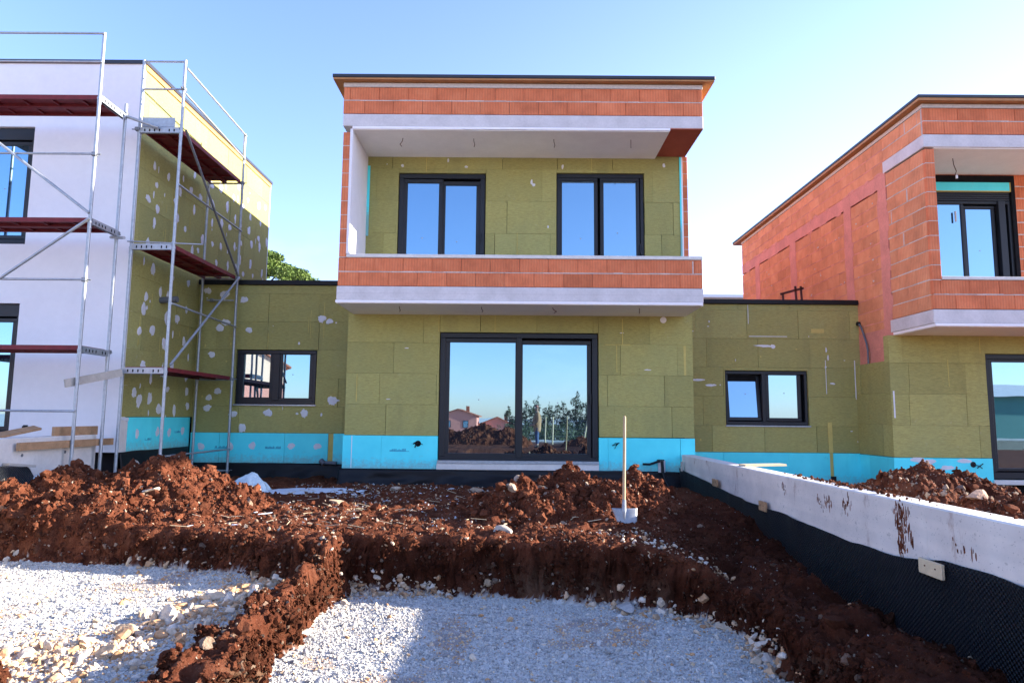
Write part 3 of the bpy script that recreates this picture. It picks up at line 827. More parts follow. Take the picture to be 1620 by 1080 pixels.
mb = MB(); mb.box(BX-.015, 13.5, DF-.006, 12.05, 3.252, 3.472, 0, 1, .008); mb.build('balcony_slab', M['concrete'], rh)
mb = MB(); mb.box(BX-.0, 13.5, DF-.016, DB+.05, 3.207, 3.249); mb.build('soffit_foam', M['white_foam'], rh)
mb = MB(); mb.box(BX+.01, 13.5, DF+.005, DB+.04, 3.198, 3.206); mb.build('lower_soffit', M['soffit_board'], rh)
mb = MB(); mb.box(BX-.008, 13.5, DF-.004, 19.8, 6.838, 6.905, 0, 1, .005); mb.build('ring_beam', M['mortar'], rh)
mb = MB(); mb.box(BX-.12, 13.5, DF-.12, 20.2, 6.912, 6.955); mb.build('eaves_board', M['oiled_wood'], rh)
mb = MB(); mb.box(BX-.132, 13.5, DF-.132, 20.22, 6.958, 7.008, 0, 1, .005); mb.build('roof_edge', M['dark_metal'], rh)
# loggia back wall, its window and roller box
mb = MB(); blocks(mb, 'y-', DB, .16, BX+.17, 13.5, 3.48, 12, .2225, .47, 0, 1, 56, holes=[(6.9, 9.02, 3.4, 6.13)])
mb.build('loggia_back_wall', [M['clay_block'], M['mortar']], rh)
mb = MB()
for (a, b, c, d) in subtract([(6.90, 9.03, 3.6, 6.13)], (7.0, 8.96, 3.5, 6.005)): mb.box(a, b, DB-.006, DB+.14, c, d)
mb.build('sealing_band', M['black_paint'], rh)
mb = MB(); mb.box(7.0, 8.94, DB+.0, DB+.13, 5.845, 6.003, 0); mb.box(7.0, 8.94, DB-.003, DB+.13, 5.828, 5.845, 1); mb.box(8.942, 8.96, DB-.004, DB+.1, 5.828, 6.003, 1); mb.build('shutter_lintel', [M['blue_foam'], M['tape']], rh)
mb = MB()
for k in range(4): mb.box(7.0, 8.94, DB+.02, DB+.06, 5.825-.04*(k+1), 5.825-.04*k-.006, 0, 1, .004)
mb.build('roller_shutter', M['dark_frame'], rh)
win(rh, 6.95, 8.96, 3.70, 5.66, DB+.03, [(7.08, 8.055, 3.9, 5.60, .004), (8.17, 8.64, 3.9, 5.53, .045)], 'window', .05, .05, .1, .055, .13)
mb = MB(); mb.box(8.72, 8.84, DB+.0, DB+.1, 3.7, 5.66, 0, 1, .004); mb.build('shutter_rail', M['dark_frame'], rh)
wire(rh, (7.45, DF+.45, 6.15), .30, .05); 
mb = MB(); mb.box(7.485, 7.515, DF+.44, DF+.46, 5.80, 5.86); mb.build('lamp_socket', M['white_paint'], rh)
# ground floor
mb = MB(); dr = (8.29, 11.5, .70, 2.885)
boards(mb, 'y-', DB, .165, 6.60, 13.5, 1.072, 3.20, [dr], 1.0, .545, 0, 61, zoff=.55)
for (a, b, z0, z1) in ((8.20, 8.21, 2.89, 3.18), (7.62, 7.63, 2.3, 2.78)): mb.box(a, b, DB-.009, DB+.03, z0, z1, 2)
mb.box(6.635, 6.66, DB-.010, DB+.03, 1.75, 2.22, 1)
boards(mb, 'x-', 6.61, .165, DB+.17, DC+.0, 1.072, 2.755, (), 1.0, .56, 0, 62)
mb.build('insulation', [M['rock_wool'], M['filler'], M['tape']], rh)
mb = MB(); boards(mb, 'y-', DB-.01, .17, 6.59, 8.29, .50, 1.066, (), 1.25, .6, 0, 63, var=.03); boards(mb, 'x-', 6.60, .17, DB+.165, DC, .50, 1.066, (), 1.25, .6, 0, 64)
for k, (u, z) in enumerate(((7.2, 1.0), (7.5, .9), (7.8, 1.02), (7.0, 1.03))): blob(mb, 'y-', DB-.0155, u, z, .14, .05, 1, k, .001)
mb.build('plinth_board', [M['blue_foam'], M['filler']], rh)
mb = MB(); mb.tube((7.95, DB-.02, .96), (7.95, DB+.03, .96), .05, 12); mb.path([(7.95, DB-.02, .96), (8.0, DB-.1, .94), (8.06, DB-.08, .9)], .008, 6); mb.path([(8.0, DB-.04, .9), (8.1, DB-.05, .98)], .008, 6); mb.build('junction_box', M['black_sheet'], rh)
win(rh, 8.30, 11.45, .72, 2.878, DB+.02, [(8.42, 9.85, .90, 2.74, .004), (9.97, 11.3, .90, 2.74, .03)], 'sliding_door', .085, .085, .11, .05, .12)
mb = MB(); mb.box(8.28, 11.5, DB-.05, DB+.15, .62, .70, 0, 1, .005); mb.build('door_sill', M['concrete_pale'], rh)
# wing between the houses
rw = (4.075, 5.67, 1.585, 2.640)
mb = MB(); boards(mb, 'y-', DC, .165, 3.16, 6.75, 1.080, 3.935, [rw], 1.0, .56, 0, 71, zoff=.5)
mb.box(5.77, 6.02, DC-.010, DC+.03, 3.38, 3.46, 2); mb.box(6.02, 6.10, DC-.0105, DC+.03, 1.08, 1.66, 2)
for (a, b, z0, z1) in ((6.02, 6.03, 2.2, 2.85), (6.58, 6.595, 2.1, 2.85), (4.56, 5.3, 3.30, 3.312), (4.55, 4.56, 3.55, 4.0)): mb.box(a, min(b, 6.7), DC-.008, DC+.03, z0, min(z1, 3.93), 1)
for k, (u, z, a, b) in enumerate(((4.85, 3.12, .16, .03), (5.02, 3.11, .06, .05), (6.05, 3.05, .02, .05), (6.08, 2.9, .02, .06), (3.55, 2.45, .16, .025), (3.8, 2.35, .12, .03), (3.42, 3.4, .08, .012), (6.15, 2.4, .05, .02))): blob(mb, 'y-', DC-.005, u, z, a, b, 1, k+40, .002)
for k in range(40):
    u = random.uniform(3.3, 6.6); z = random.uniform(1.2, 3.8)
    if not (rw[0]-.05 < u < rw[1]+.05 and rw[2]-.05 < z < rw[3]+.05): blob(mb, 'y-', DC-.005, u, z, random.uniform(.005, .025), random.uniform(.005, .03), random.choice((1, 2)), k, .001)
mb.build('wing_insulation', [M['rock_wool'], M['filler'], M['tape']], rh)
mb = MB(); boards(mb, 'y-', DC-.01, .17, 3.16, 6.03, .45, 1.076, (), 1.25, .7, 0, 73, var=.04); boards(mb, 'y-', DC-.01, .17, 6.10, 6.60, .45, 1.076, (), 1.25, .7, 0, 74, var=.02)
mb.box(6.035, 6.095, DC-.004, DC+.1, .5, 1.075, 1); mb.box(6.03, 6.13, DC-.03, DC, .55, .64, 2)
mb.build('wing_plinth', [M['blue_foam'], M['tape'], M['black_sheet']], rh)
win(rh, rw[0]+.010, rw[1]-.010, rw[2]+.012, rw[3]-.008, DC+.02, [(4.175, 4.72, 1.745, 2.555, .035), (4.925, 5.475, 1.735, 2.555, .006)], 'window', .06, .05, .065, .065, .11)
mb = MB(); mb.box(4.785, 4.86, DC+.012, DC+.10, 1.66, 2.58, 0, 1, .006); mb.build('window_mullion', M['dark_frame'], rh)
mb = MB(); mb.box(rw[0]-.01, rw[1]+.02, DC-.035, DC+.1, rw[2]-.020, rw[2]+.004, 0); mb.build('window_sill', M['zinc'], rh)
mb = MB(); mb.box(3.13, 6.695, DC-.06, 19.8, 3.938, 4.025, 0, 1, .006); mb.build('wing_roof_edge', M['black_sheet'], rh)
mb = MB(); mb.path([(BX-.03, 13.12, 3.55), (BX-.04, 13.02, 3.47), (BX-.045, 12.84, 3.14), (BX-.05, 12.80, 3.02), (BX-.05, 12.80, 2.76)], .018, 8); mb.build('conduit', M['grey_plastic'], rh)
mb = MB(); mb.tube((BX-.01, 13.14, 3.56), (BX-.06, 13.14, 3.56), .04, 10); mb.build('conduit_outlet', M['black_sheet'], rh)
# tilt the open sash of the window between the houses
for o in list(rh.children):
    if o.name.startswith('window') and o.type == 'MESH' and o.children and abs(o.location.x + WLOC[rh.name].x - 4.87) < .1:
        for c in o.children:
            wx = WLOC[c.name]
            if wx.x < 4.7:
                piv = Vector((wx.x, DC+.06, 1.68)); rel = wx - piv
                rot = Matrix.Rotation(R(-7), 4, 'X')
                c.rotation_euler = (R(-7), 0, 0); c.location = c.location + (rot @ rel - rel)

# =================================================================== SCAFFOLDS
def steel(name, segs, parent, r=.0242, mat='zinc', n=12):
    mb = MB()
    for p, q in segs: mb.tube(p, q, r, n)
    return mb.build(name, M[mat], parent)
def clamp(parent, p, ax='x'):
    mb = MB(); x, y, z = p
    mb.box(x-.035, x+.035, y-.035, y+.035, z-.03, z+.03, 0, 1, .008)
    d = {'x': (.09, 0, 0), 'y': (0, .09, 0)}[ax]
    mb.tube((x-d[0], y-d[1], z), (x+d[0], y+d[1], z), .009, 8)
    return mb.build('clamp', M['dark_zinc'], parent)
def standard(parent, x, y, z0, z1, joints=(), holes=True):
    mb = MB(); mb.tube((x, y, z0), (x, y, z1), .0242, 14)
    for j in joints: mb.tube((x, y, j-.10), (x, y, j+.01), .0275, 14); mb.tube((x, y, j-.02), (x, y, j+.012), .032, 14)
    o = mb.build('standard', M['zinc'], parent)
    b = MB(); b.box(x-.075, x+.075, y-.075, y+.075, z0-.02, z0-.012); b.tube((x, y, z0-.012), (x, y, z0+.16), .017, 10); b.tube((x, y, z0+.14), (x, y, z0+.155), .05, 8); b.tube((x-.09, y, z0+.17), (x+.09, y, z0+.17), .008, 6)
    b.build('base_jack', M['dark_zinc'], o)
    return o
def transom(parent, p, q, z):
    """punched U-rail carrying the deck ends"""
    mb = MB(); p = Vector(p); q = Vector(q); d = q-p; L = d.length; d.normalize()
    mb.obox(p, q, .05, .012, (0,0,1)); 
    s = d.cross(Vector((0,0,1)))
    for k in (-1, 1): mb.obox(p+s*.024*k-Vector((0,0,.045)), q+s*.024*k-Vector((0,0,.045)), .004, .085, (0,0,1))
    n = int(L/.075)
    for k in range(1, n):
        if k % 5: 
            c = p + d*(L*k/n) - Vector((0,0,.045))
            for sg in (-1, 1): mb.obox(c+s*.0268*sg-d*.010, c+s*.0268*sg+d*.010, .003, .042, (0,0,1), 1)
    return mb.build('transom', [M['zinc'], M['black_paint']], parent)
def deck(parent, x0, x1, y0, y1, z, along):
    mb = MB()
    if along == 'x':
        ym = (y0+y1)/2
        for a, b in ((y0, ym-.006), (ym+.006, y1)):
            mb.box(x0, x1, a, b, z-.02, z); mb.box(x0, x1, a, a+.03, z-.065, z-.02); mb.box(x0, x1, b-.03, b, z-.065, z-.02)
            k = x0+.3
            while k < x1: mb.box(k, k+.03, a+.03, b-.03, z-.05, z-.02); k += .45
    else:
        xm = (x0+x1)/2
        for a, b in ((x0, xm-.006), (xm+.006, x1)):
            mb.box(a, b, y0, y1, z-.02, z); mb.box(a, a+.03, y0, y1, z-.065, z-.02); mb.box(b-.03, b, y0, y1, z-.065, z-.02)
            k = y0+.3
            while k < y1: mb.box(a+.03, b-.03, k, k+.03, z-.05, z-.02); k += .45
    return mb.build('deck', M['red_deck'], parent)

s1 = thing('scaffold', 'galvanised scaffold with red decks along the white rendered front at the photo edge', 'scaffold', (-7.4, 10, .8))
xo, yo, yi = -6.215, 9.7, 10.38; xl = -8.72
lev = (2.655, 4.535, 6.42)
standard(s1, xo, yo, .62, 7.40, (lev[0]-.05, lev[1]-.05, lev[2]-.05)); standard(s1, xo, yi, .66, lev[2]+.18, (lev[0]-.05, lev[1]-.05))
standard(s1, xl, yo, .9, 7.40, (lev[0]-.05, lev[1]-.05, lev[2]-.05)); standard(s1, xl, yi, .9, lev[2]+.18, (lev[0]-.05, lev[1]-.05))
for z in lev:
    for x in (xo, xl): transom(s1, (x, yo+.025, z), (x, yi-.025, z), z)
    deck(s1, xl+.04, xo-.03, yo+.04, yi-.04, z+.02, 'x')
for z in (7.375, 6.925, 5.50, 3.62, 1.735):
    steel('guard_rail', [((xl, yo-.03, z), (xo+.02, yo-.03, z))], s1, .0165)
steel('brace', [((xl+.15, yo-.05, 6.36), (xo+.01, yo-.05, 4.60))], s1, .0205)
steel('brace', [((xl+.10, yo-.05, 2.74), (xo+.02, yo-.05, 4.52))], s1, .0205)
steel('tie_tube', [((xo-.1, yi+.02, 4.44), (xo+.18, yi-.1, 4.40)), ], s1, .0242)
for z in (2.64, 4.50, 6.44): clamp(s1, (xo, yi+.01, z), 'y')
for z in (5.5, 3.62): clamp(s1, (xo, yo-.01, z), 'x')
steel('tie_tube', [((xo-.06, yi-.02, 6.42), (-5.72, 10.45, 6.25))], s1)

s2 = thing('scaffold', 'tall scaffold bay with red decks beside the side wall covered in white dabs', 'scaffold', (-5.7, 11.8, .6))
xi, xo2, yf, yr = -6.055, -5.385, 10.52, 13.02
lev2 = (2.41, 4.36, 6.27)
standard(s2, xi, yf, .60, 7.42, (2.36, 4.31, 6.22)); standard(s2, xo2, yf, .60, 7.42, (2.36, 4.31, 6.22))
standard(s2, xi, yr, .58, 6.30, (2.36, 4.31)); standard(s2, xo2, yr, .50, 7.24, (2.36, 4.31, 6.22))
for z in lev2:
    transom(s2, (xi+.02, yf, z), (xo2-.02, yf, z), z)
    deck(s2, xi+.03, xo2-.03, yf+.03, yr-.03, z+.02, 'y')
    steel('rear_transom', [((xi, yr, z-.04), (xo2, yr, z-.04))], s2, .019)
steel('guard_rail', [((xi, yf, 7.395), (xo2, yf, 7.395))], s2, .0165); steel('guard_rail', [((xi, yf, 6.925), (xo2, yf, 6.925))], s2, .0165)
for z0, z1 in ((7.29, 7.20), (6.86, 6.72)): steel('guard_rail', [((xo2+.03, yf, z0), (xo2+.03, yr, z1))], s2, .0165)
steel('guard_rail', [((xo2+.03, yf-.02, 5.33), (xo2+.03, yr, 5.27))], s2, .0165); steel('guard_rail', [((xo2+.03, yf-.02, 3.42), (xo2+.03, yr, 3.38))], s2, .0165)
steel('guard_rail', [((xo2+.03, yf-.04, 1.06), (xo2+.03, yr, 1.06))], s2, .0165)
steel('guard_rail', [((xi-.05, yf-.03, 4.40), (xo2+.45, yf+.02, 4.37))], s2, .012)
steel('guard_rail', [((xi, yr-.02, .66), (xo2, yr-.02, .66))], s2, .0165)
steel('brace', [((xo2+.055, yf+.04, 6.26), (xo2+.055, yr-.12, 4.36))], s2, .0205, 'dark_zinc'); steel('brace', [((xo2+.055, yf+.02, 2.46), (xo2+.055, yr-.05, 4.34))], s2, .0205)
steel('tie_tube', [((xi+.1, yr, 3.90), (xi+.62, yr, 3.90))], s2, .016)
for z in (6.27, 4.36, 2.41): clamp(s2, (xo2, yr, z-.03), 'x'); 
clamp(s2, (xi-.02, yf-.02, 6.24), 'x'); clamp(s2, (xo2+.01, yf-.01, 1.06), 'y'); clamp(s2, (xo2, yf, 6.93), 'y'); clamp(s2, (xi+.2, yr, 3.9), 'x')
mb = MB(); mb.box(xi+.02, xo2-.12, yf+.02, yf+.035, 6.30, 6.46); mb.build('toe_board', M['zinc'], s2)

def plank(name, label, cat, p, q, w, h, mat, up=(0,0,1), group=None):
    mb = MB(); mb.obox(p, q, w, h, up); o = mb.build(name, M[mat]); return tag(o, label, cat, group)
plank('plank', 'pale weathered plank stuck out slanting from the lowest scaffold deck', 'plank', (-6.32, 9.60, 2.12), (-6.03, 10.46, 2.33), .035, .115, 'grey_wood', (0, .0, 1))

# =================================================================== RETAINING WALLS
rwl = thing('retaining_wall', 'long pale concrete wall lined with black dimple sheet, running to the camera at the right', 'wall', (3.0, 7, .5))
mb = MB()
NW = 26
def wx(y): return 3.035 - .0165*(y-4)
ys = np.linspace(2.2, 11.93, NW)
for i in range(NW-1):
    a, b = ys[i], ys[i+1]; xa, xb = wx(a), wx(b); g = .20
    for (p, q, m) in (((xa, a), (xb, b), 0),):
        mb.face([(xa, a, -.1), (xa, a, 1.075), (xb, b, 1.075), (xb, b, -.1)][::-1], 0)
        mb.face([(xa, a, 1.075), (xa+.012, a, 1.087), (xb+.012, b, 1.087), (xb, b, 1.075)][::-1], 1)
        mb.face([(xa+.012, a, 1.087), (xa+g, a, 1.087), (xb+g, b, 1.087), (xb+.012, b, 1.087)][::-1], 1)
        mb.face([(xa+g, a, 1.087), (xa+g, a, -.1), (xb+g, b, -.1), (xb+g, b, 1.087)][::-1], 0)
for e, fl in ((ys[0], 0), (ys[-1], 1)):
    x = wx(e); f = [(x, e, -.1), (x+.2, e, -.1), (x+.2, e, 1.075), (x, e, 1.075)]; mb.face(f if not fl else f[::-1], 0)
for yj in (5.1, 8.3): mb.box(wx(yj)-.0015, wx(yj)+.01, yj, yj+.006, .1, 1.07, 0, .75)
mb.build('wall_body', [M['stained_concrete'], M['concrete_pale']], rwl)
# membrane with wandering top edge
n = 420; m = 16; t = np.linspace(2.2, 11.95, n)
ztop = np.interp(t, [2.2, 4.2, 4.9, 5.5, 6.3, 6.9, 7.8, 8.7, 10, 11.2, 11.95], [.70, .745, .74, .655, .64, .665, .68, .68, .75, .82, .86]) + .025*fbm(t*1.3, t*0, 4, 4)
zbot = np.full(n, -.05)
V = []
for j in range(m):
    v = j/(m-1); z = ztop*(1-v)+zbot*v
    d = .006+.028*(1-v)**6*np.clip(fbm(t*1.5, t*0+3, 8, 3)+.25, 0, 1)*2 + .012*(fbm(t*1.1, t*0+v*2, 12, 3)+.6) + .02*v
    V.append(np.stack([wx(t)-d, t, z], 1))
V = np.array(V); F = [(j*n+i, j*n+i+1, (j+1)*n+i+1, (j+1)*n+i) for j in range(m-1) for i in range(n-1)]
o = np_mesh('dimple_membrane', V.reshape(-1, 3), F, M['dimple_sheet'], rwl, smooth=True)
md = o.modifiers.new('thickness', 'SOLIDIFY'); md.thickness = .006; md.offset = 1
# the short wood battens nailed over the sheet, and nails in them
for (y, z, l, h, mt) in ((9.9, .80, .24, .10, 'old_plank'), (8.12, .70, .21, .11, 'old_plank'), (4.98, .665, .27, .105, 'pale_wood'), (11.72, .90, .06, .16, 'grey_wood')):
    mb = MB(); x = wx(y)-.05
    mb.box(x-.022, x+.004, y-l/2, y+l/2, z-h/2, z+h/2, 0, 1, .004)
    for k in (-.25, .2): mb.tube((x-.026, y+l*k, z+.01), (x-.02, y+l*k, z+.01), .006, 6, 1)
    mb.build('batten', [M[mt], M['rust_steel']], rwl)
r = random.Random(12)
for (y0, y1, z0, z1, n) in ((5.28, 5.50, .80, 1.04, 34), (5.36, 5.48, .67, .80, 16), (6.55, 6.85, .86, .95, 10), (6.20, 6.35, .90, 1.0, 7), (7.6, 7.7, .92, .97, 4), (4.6, 4.8, .80, .95, 3)):
    mb = MB()
    for k in range(n):
        y = r.uniform(y0, y1); z = r.uniform(z0, z1); l = r.uniform(.02, .06)
        for q in range(4):
            dy = r.uniform(-.03, .03); dz = r.uniform(-.04, .04); blob(mb, 'x-', wx(y)-.001, y+dy, z+dz+dy*.8, r.uniform(.002, .008), l*r.uniform(.2, .9), 0, k*5+q, .0015, r.uniform(.7, 1.9))
    mb.build('mud_smear', M['soil'], rwl)
plank('plank', 'short pale board lying across the top of the long concrete wall', 'plank', (3.02, 9.15, 1.10), (3.62, 9.30, 1.102), .16, .026, 'pale_wood')

lwl = thing('retaining_wall', 'pale concrete wall behind the left dirt heap, below the white house', 'wall', (-6.45, 7, .7))
mb = MB(); mb.box(-6.60, -6.34, 2.0, 10.47, -.1, 1.385, 0, 1, .01)
for y in (8.9, 9.75): mb.tube((-6.36, y, 1.16), (-6.337, y, 1.16), .022, 8, 1)
mb.build('wall_body', [M['concrete_pale'], M['grey_plastic']], lwl)
plank('plank', 'brown squared timber clamped level across the scaffold legs beside the left concrete wall', 'plank', (-6.27, 8.72, 1.275), (-6.27, 10.75, 1.275), .05, .10, 'old_plank')
plank('plank', 'short brown board set upright on edge on top of the left concrete wall', 'plank', (-6.40, 9.55, 1.45), (-6.40, 10.55, 1.45), .035, .13, 'old_plank')
plank('plank', 'loose brown board leaning up slanting from the left concrete wall', 'plank', (-6.62, 8.75, 1.40), (-6.62, 9.55, 1.50), .12, .03, 'old_plank', (.3, 0, 1))
mbx = None
# sheet of dimple membrane fallen open by that wall
t = np.linspace(0, 1, 40); n = 40; V = []
for j in range(24):
    v = j/23
    y = 6.9+1.95*t; x = -6.30 + .55*v + .08*np.sin(v*3+t*2)
    z = 1.06 - .20*t*0 - .62*v**1.2 - .10*(t-.4)**2 + .05*fbm(t*3, v*2+t*0, 3, 3)
    V.append(np.stack([x, y, z], 1))
V = np.array(V); F = [(j*n+i, (j+1)*n+i, (j+1)*n+i+1, j*n+i+1) for j in range(23) for i in range(n-1)]
lm = np_mesh('dimple_membrane', V.reshape(-1, 3), F, M['dimple_sheet'], lwl, smooth=True)
md = lm.modifiers.new('thickness', 'SOLIDIFY'); md.thickness = .006
mb = MB(); mb.obox((-6.28, 8.55, 1.07), (-6.22, 8.95, 1.02), .09, .03); mb.build('batten', M['grey_wood'], lwl)

def crumple(name, label, cat, x0, x1, y0, y1, z, h, seed, mat, nx=34, ny=26, amp=.08):
    u = np.linspace(0, 1, nx); w = np.linspace(0, 1, ny); U, W = np.meshgrid(u, w)
    e = .10*(fbm(U*4, W*4, seed+3, 3))
    X = x0+(x1-x0)*(U+e); Y = y0+(y1-y0)*(W+.1*fbm(U*4+9, W*4, seed+4, 3))
    Z = z + h*np.clip(1-((U-.45)*2)**2, 0, 1)**.7*np.clip(1-((W-.5)*2)**2, 0, 1)**.6 + amp*(ridged(U*3, W*3, seed, 4)-.6)
    V = np.stack([X, Y, Z], 2).reshape(-1, 3); F = [(j*nx+i, j*nx+i+1, (j+1)*nx+i+1, (j+1)*nx+i) for j in range(ny-1) for i in range(nx-1)]
    o = np_mesh(name, V, F, M[mat], None, tone=np.ones(nx*ny))
    md = o.modifiers.new('thickness', 'SOLIDIFY'); md.thickness = .003
    return tag(o, label, cat)
crumple('plastic_sheet', 'crumpled clear plastic sheet stuffed behind the left dirt heap by the concrete wall', 'plastic sheet', -6.3, -5.45, 8.7, 9.5, .72, .26, 3, 'sheet_plastic')
crumple('plastic_sheet', 'folded greenish white plastic sheet propped at the right foot of the left dirt heap', 'plastic sheet', -4.22, -3.72, 10.3, 10.75, .56, .27, 8, 'sheet_plastic', amp=.06)
crumple('fabric_strip', 'pale grey fabric strip lying flat on the soil before the middle house', 'fabric', -3.75, -2.35, 10.35, 11.05, .545, .03, 12, 'geotextile', 40, 20, .03)

# =================================================================== TERRAIN
def bank(d, w):
    return sst(-w, w, d)
def terr(x, y):
    nx = .16*fbm(x*1.3, y*1.3, 1, 4); ny = .14*fbm(x*1.1+5, y*1.1, 2, 4); fine = .10*fbm(x*5, y*5, 3, 4)
    # signed distances, positive inside a pit
    yr = np.interp(x, [-1.6, -.8, .3, 1.0, 1.5, 1.9], [6.80, 6.86, 6.62, 6.45, 6.15, 5.7])
    xr = np.interp(y, [0, 4.6, 5.4, 5.7, 6.2], [1.95, 1.86, 1.86, 1.80, 1.60])
    dr = np.minimum.reduce([x+1.62, xr-x, yr-y, y+1.6]) + nx*.5 + fine
    xl = np.interp(y, [3, 4.2, 5.3, 6.5, 7], [-1.98, -1.97, -1.93, -1.86, -1.95])
    yl = np.interp(x, [-6, -5.4, -4, -2.8, -2.2], [7.55, 7.48, 7.25, 7.0, 6.6])
    yn = np.interp(x, [-6, -3.4, -3.0, -2.2], [4.3, 4.40, 4.1, 3.4])
    dl = np.minimum.reduce([x+6.0, xl-x, yl-y, y-yn]) + nx*.5 + fine
    pr = sst(-.10, .07, dr); pl = sst(-.12, .08, dl)
    top = .535 + .03*fbm(x*.8, y*.8, 6, 3) + .035*fbm(x*4, y*4, 7, 4)
    # ridge between the pits and near ground are lower
    ridge = sst(6.9, 5.6, y)*sst(-3.2, -2.4, x)*sst(-1.0, -1.7, x)
    top = top - ridge*(.17+.05*sst(5.6, 4, y))
    top = top - .13*sst(7.4, 6.2, y)*sst(-2.0, -2.6, x)
    # right berm between the gravel and the long wall
    rb = sst(7.8, 6.8, y)*sst(1.2, 2.0, x)*sst(3.4, 2.9, x)
    top = top - rb*(.20 - .17*np.exp(-((x-2.45)/.3)**2)*(.6+.4*vnoise(y*1.2, x*0, 5))) 
    top = top - .22*sst(9.2, 7.4, y)*sst(2.2, 2.75, x)*sst(4, 3.0, x)
    z = top + .045*(fbm(x*8, y*8, 8, 4)) + .02*fbm(x*22, y*22, 9, 3)
    rg = np.clip(ridge+rb+.35, 0, 1)
    z = z + (.05*np.clip(ridged(x*3, y*3, 15, 3)-.62, 0, 1)*2 + .055*(ridged(x*5.5, y*5.5, 16, 4)-.6) + .03*fbm(x*14, y*14, 17, 3))*rg
    z = z - .10*sst(.66, .80, vnoise(x*3.1, y*3.1, 18))*rg*sst(.1, -.25, np.maximum(dr, dl))
    soilamt = 1-np.maximum(pr, pl)
    zr = .0 + .018*fbm(x*2.5, y*2.5, 10, 4); zl = .15 + .03*fbm(x*1.8, y*1.8, 11, 4) - .03*sst(-3.2, -5.5, x)*0
    z = z*(1-pr)+zr*pr; z = z*(1-pl)+zl*pl
    # lumpy cut faces
    f = 4*np.maximum(pr, pl)*(1-np.maximum(pr, pl)); z = z + f*(.16*fbm(x*6, y*6, 12, 4)+.07*fbm(x*17, y*17, 19, 3))
    # outside the plots
    z = np.where(x > 3.1, z*(1-sst(3.12, 3.3, x)) + (.42+.03*fbm(x*3, y*3, 13, 3))*sst(3.12, 3.3, x), z)
    z = np.where(x < -6.45, .75+.03*fbm(x*3, y*3, 14, 3), z)
    grav = np.maximum(pr, pl)
    # behind the camera: raised earth, then falling fields
    bk = sst(-.8, -2.2, y); z = z*(1-bk)+(.46+.05*fbm(x*1.5, y*1.5, 21, 4))*bk; grav = grav*(1-bk)
    far = sst(-12, -60, y); z = z*(1-far) + (-2.6)*far
    return z, grav, f

def axis(a, b, step, lo, hi, g=1.22):
    c = list(np.arange(a, b+1e-6, step)); s = step; v = c[-1]
    while v < hi: s *= g; v += s; c.append(v)
    s = step; v = c[0]; pre = []
    while v > lo: s *= g; v -= s; pre.append(v)
    return np.array(pre[::-1]+c)
gx = axis(-6.7, 3.4, .018, -2500, 2500); gy = axis(3.6, 11.6, .017, -2500, 2500)
X, Y = np.meshgrid(gx, gy); Z, G, FC = terr(X, Y)
nx, ny = len(gx), len(gy)
rockband = np.clip(FC*1.1, 0, 1)*sst(.38, .10, Z)*sst(.48, .66, vnoise(X*1.6, Y*1.6, 31))*sst(.35, .6, vnoise(X*9, Z*9+Y*3, 33)+.1)*.8
def damp_shading(X, Y, FC): return np.clip(np.maximum(FC*1.3*sst(7.9, 6.4, Y)*(.35+.65*sst(-2.6, -.9, X)+.4*sst(-2.4, -3.0, X)), sst(1.0, 2.2, X)*sst(9.8, 8.2, Y)*sst(3.3, 3.0, X)*.9) + .25*fbm(X*4, Y*4, 44, 3)*FC, 0, 1)  # mask: damp plus painted shade on cut banks and the wall-side berm
DAMP_SHADE = damp_shading(X, Y, FC)
Xd = X + np.clip(FC*1.5, 0, 1)*.075*fbm(X*7+Z*3, Z*11+Y*5, 45, 4); Yd = Y + np.clip(FC*1.5, 0, 1)*.085*fbm(X*8+4, Z*11+Y*4, 46, 4)
ii = np.arange((ny-1)*(nx-1)); jj = ii//(nx-1); ii = ii % (nx-1); b = jj*nx+ii
F = np.stack([b, b+1, b+nx+1, b+nx], 1)
gsoft = sst(.93, .985, G + .05*fbm(X*8, Y*8, 41, 3))
# earth spilled over the stones here and there
spill = sst(.66, .78, vnoise(X*2.2, Y*2.2, 51)*.7+vnoise(X*8, Y*8, 52)*.3)*.8
go = np_mesh('ground', np.stack([Xd, Yd, Z], 2).reshape(-1, 3), F, M['ground'], None, tone=rockband.ravel(), damp_shade=DAMP_SHADE.ravel(), mix=np.maximum(gsoft*(1-spill*.6), .75*sst(-9, -14, Y)+.6*sst(-8, -12, X)).clip(0, 1).ravel(), smooth=True)  # ground behind the camera and far left paled to bounce light onto facades
tag(go, kind='structure')

def ground_z(x, y): return terr(np.asarray(x, float), np.asarray(y, float))[0]

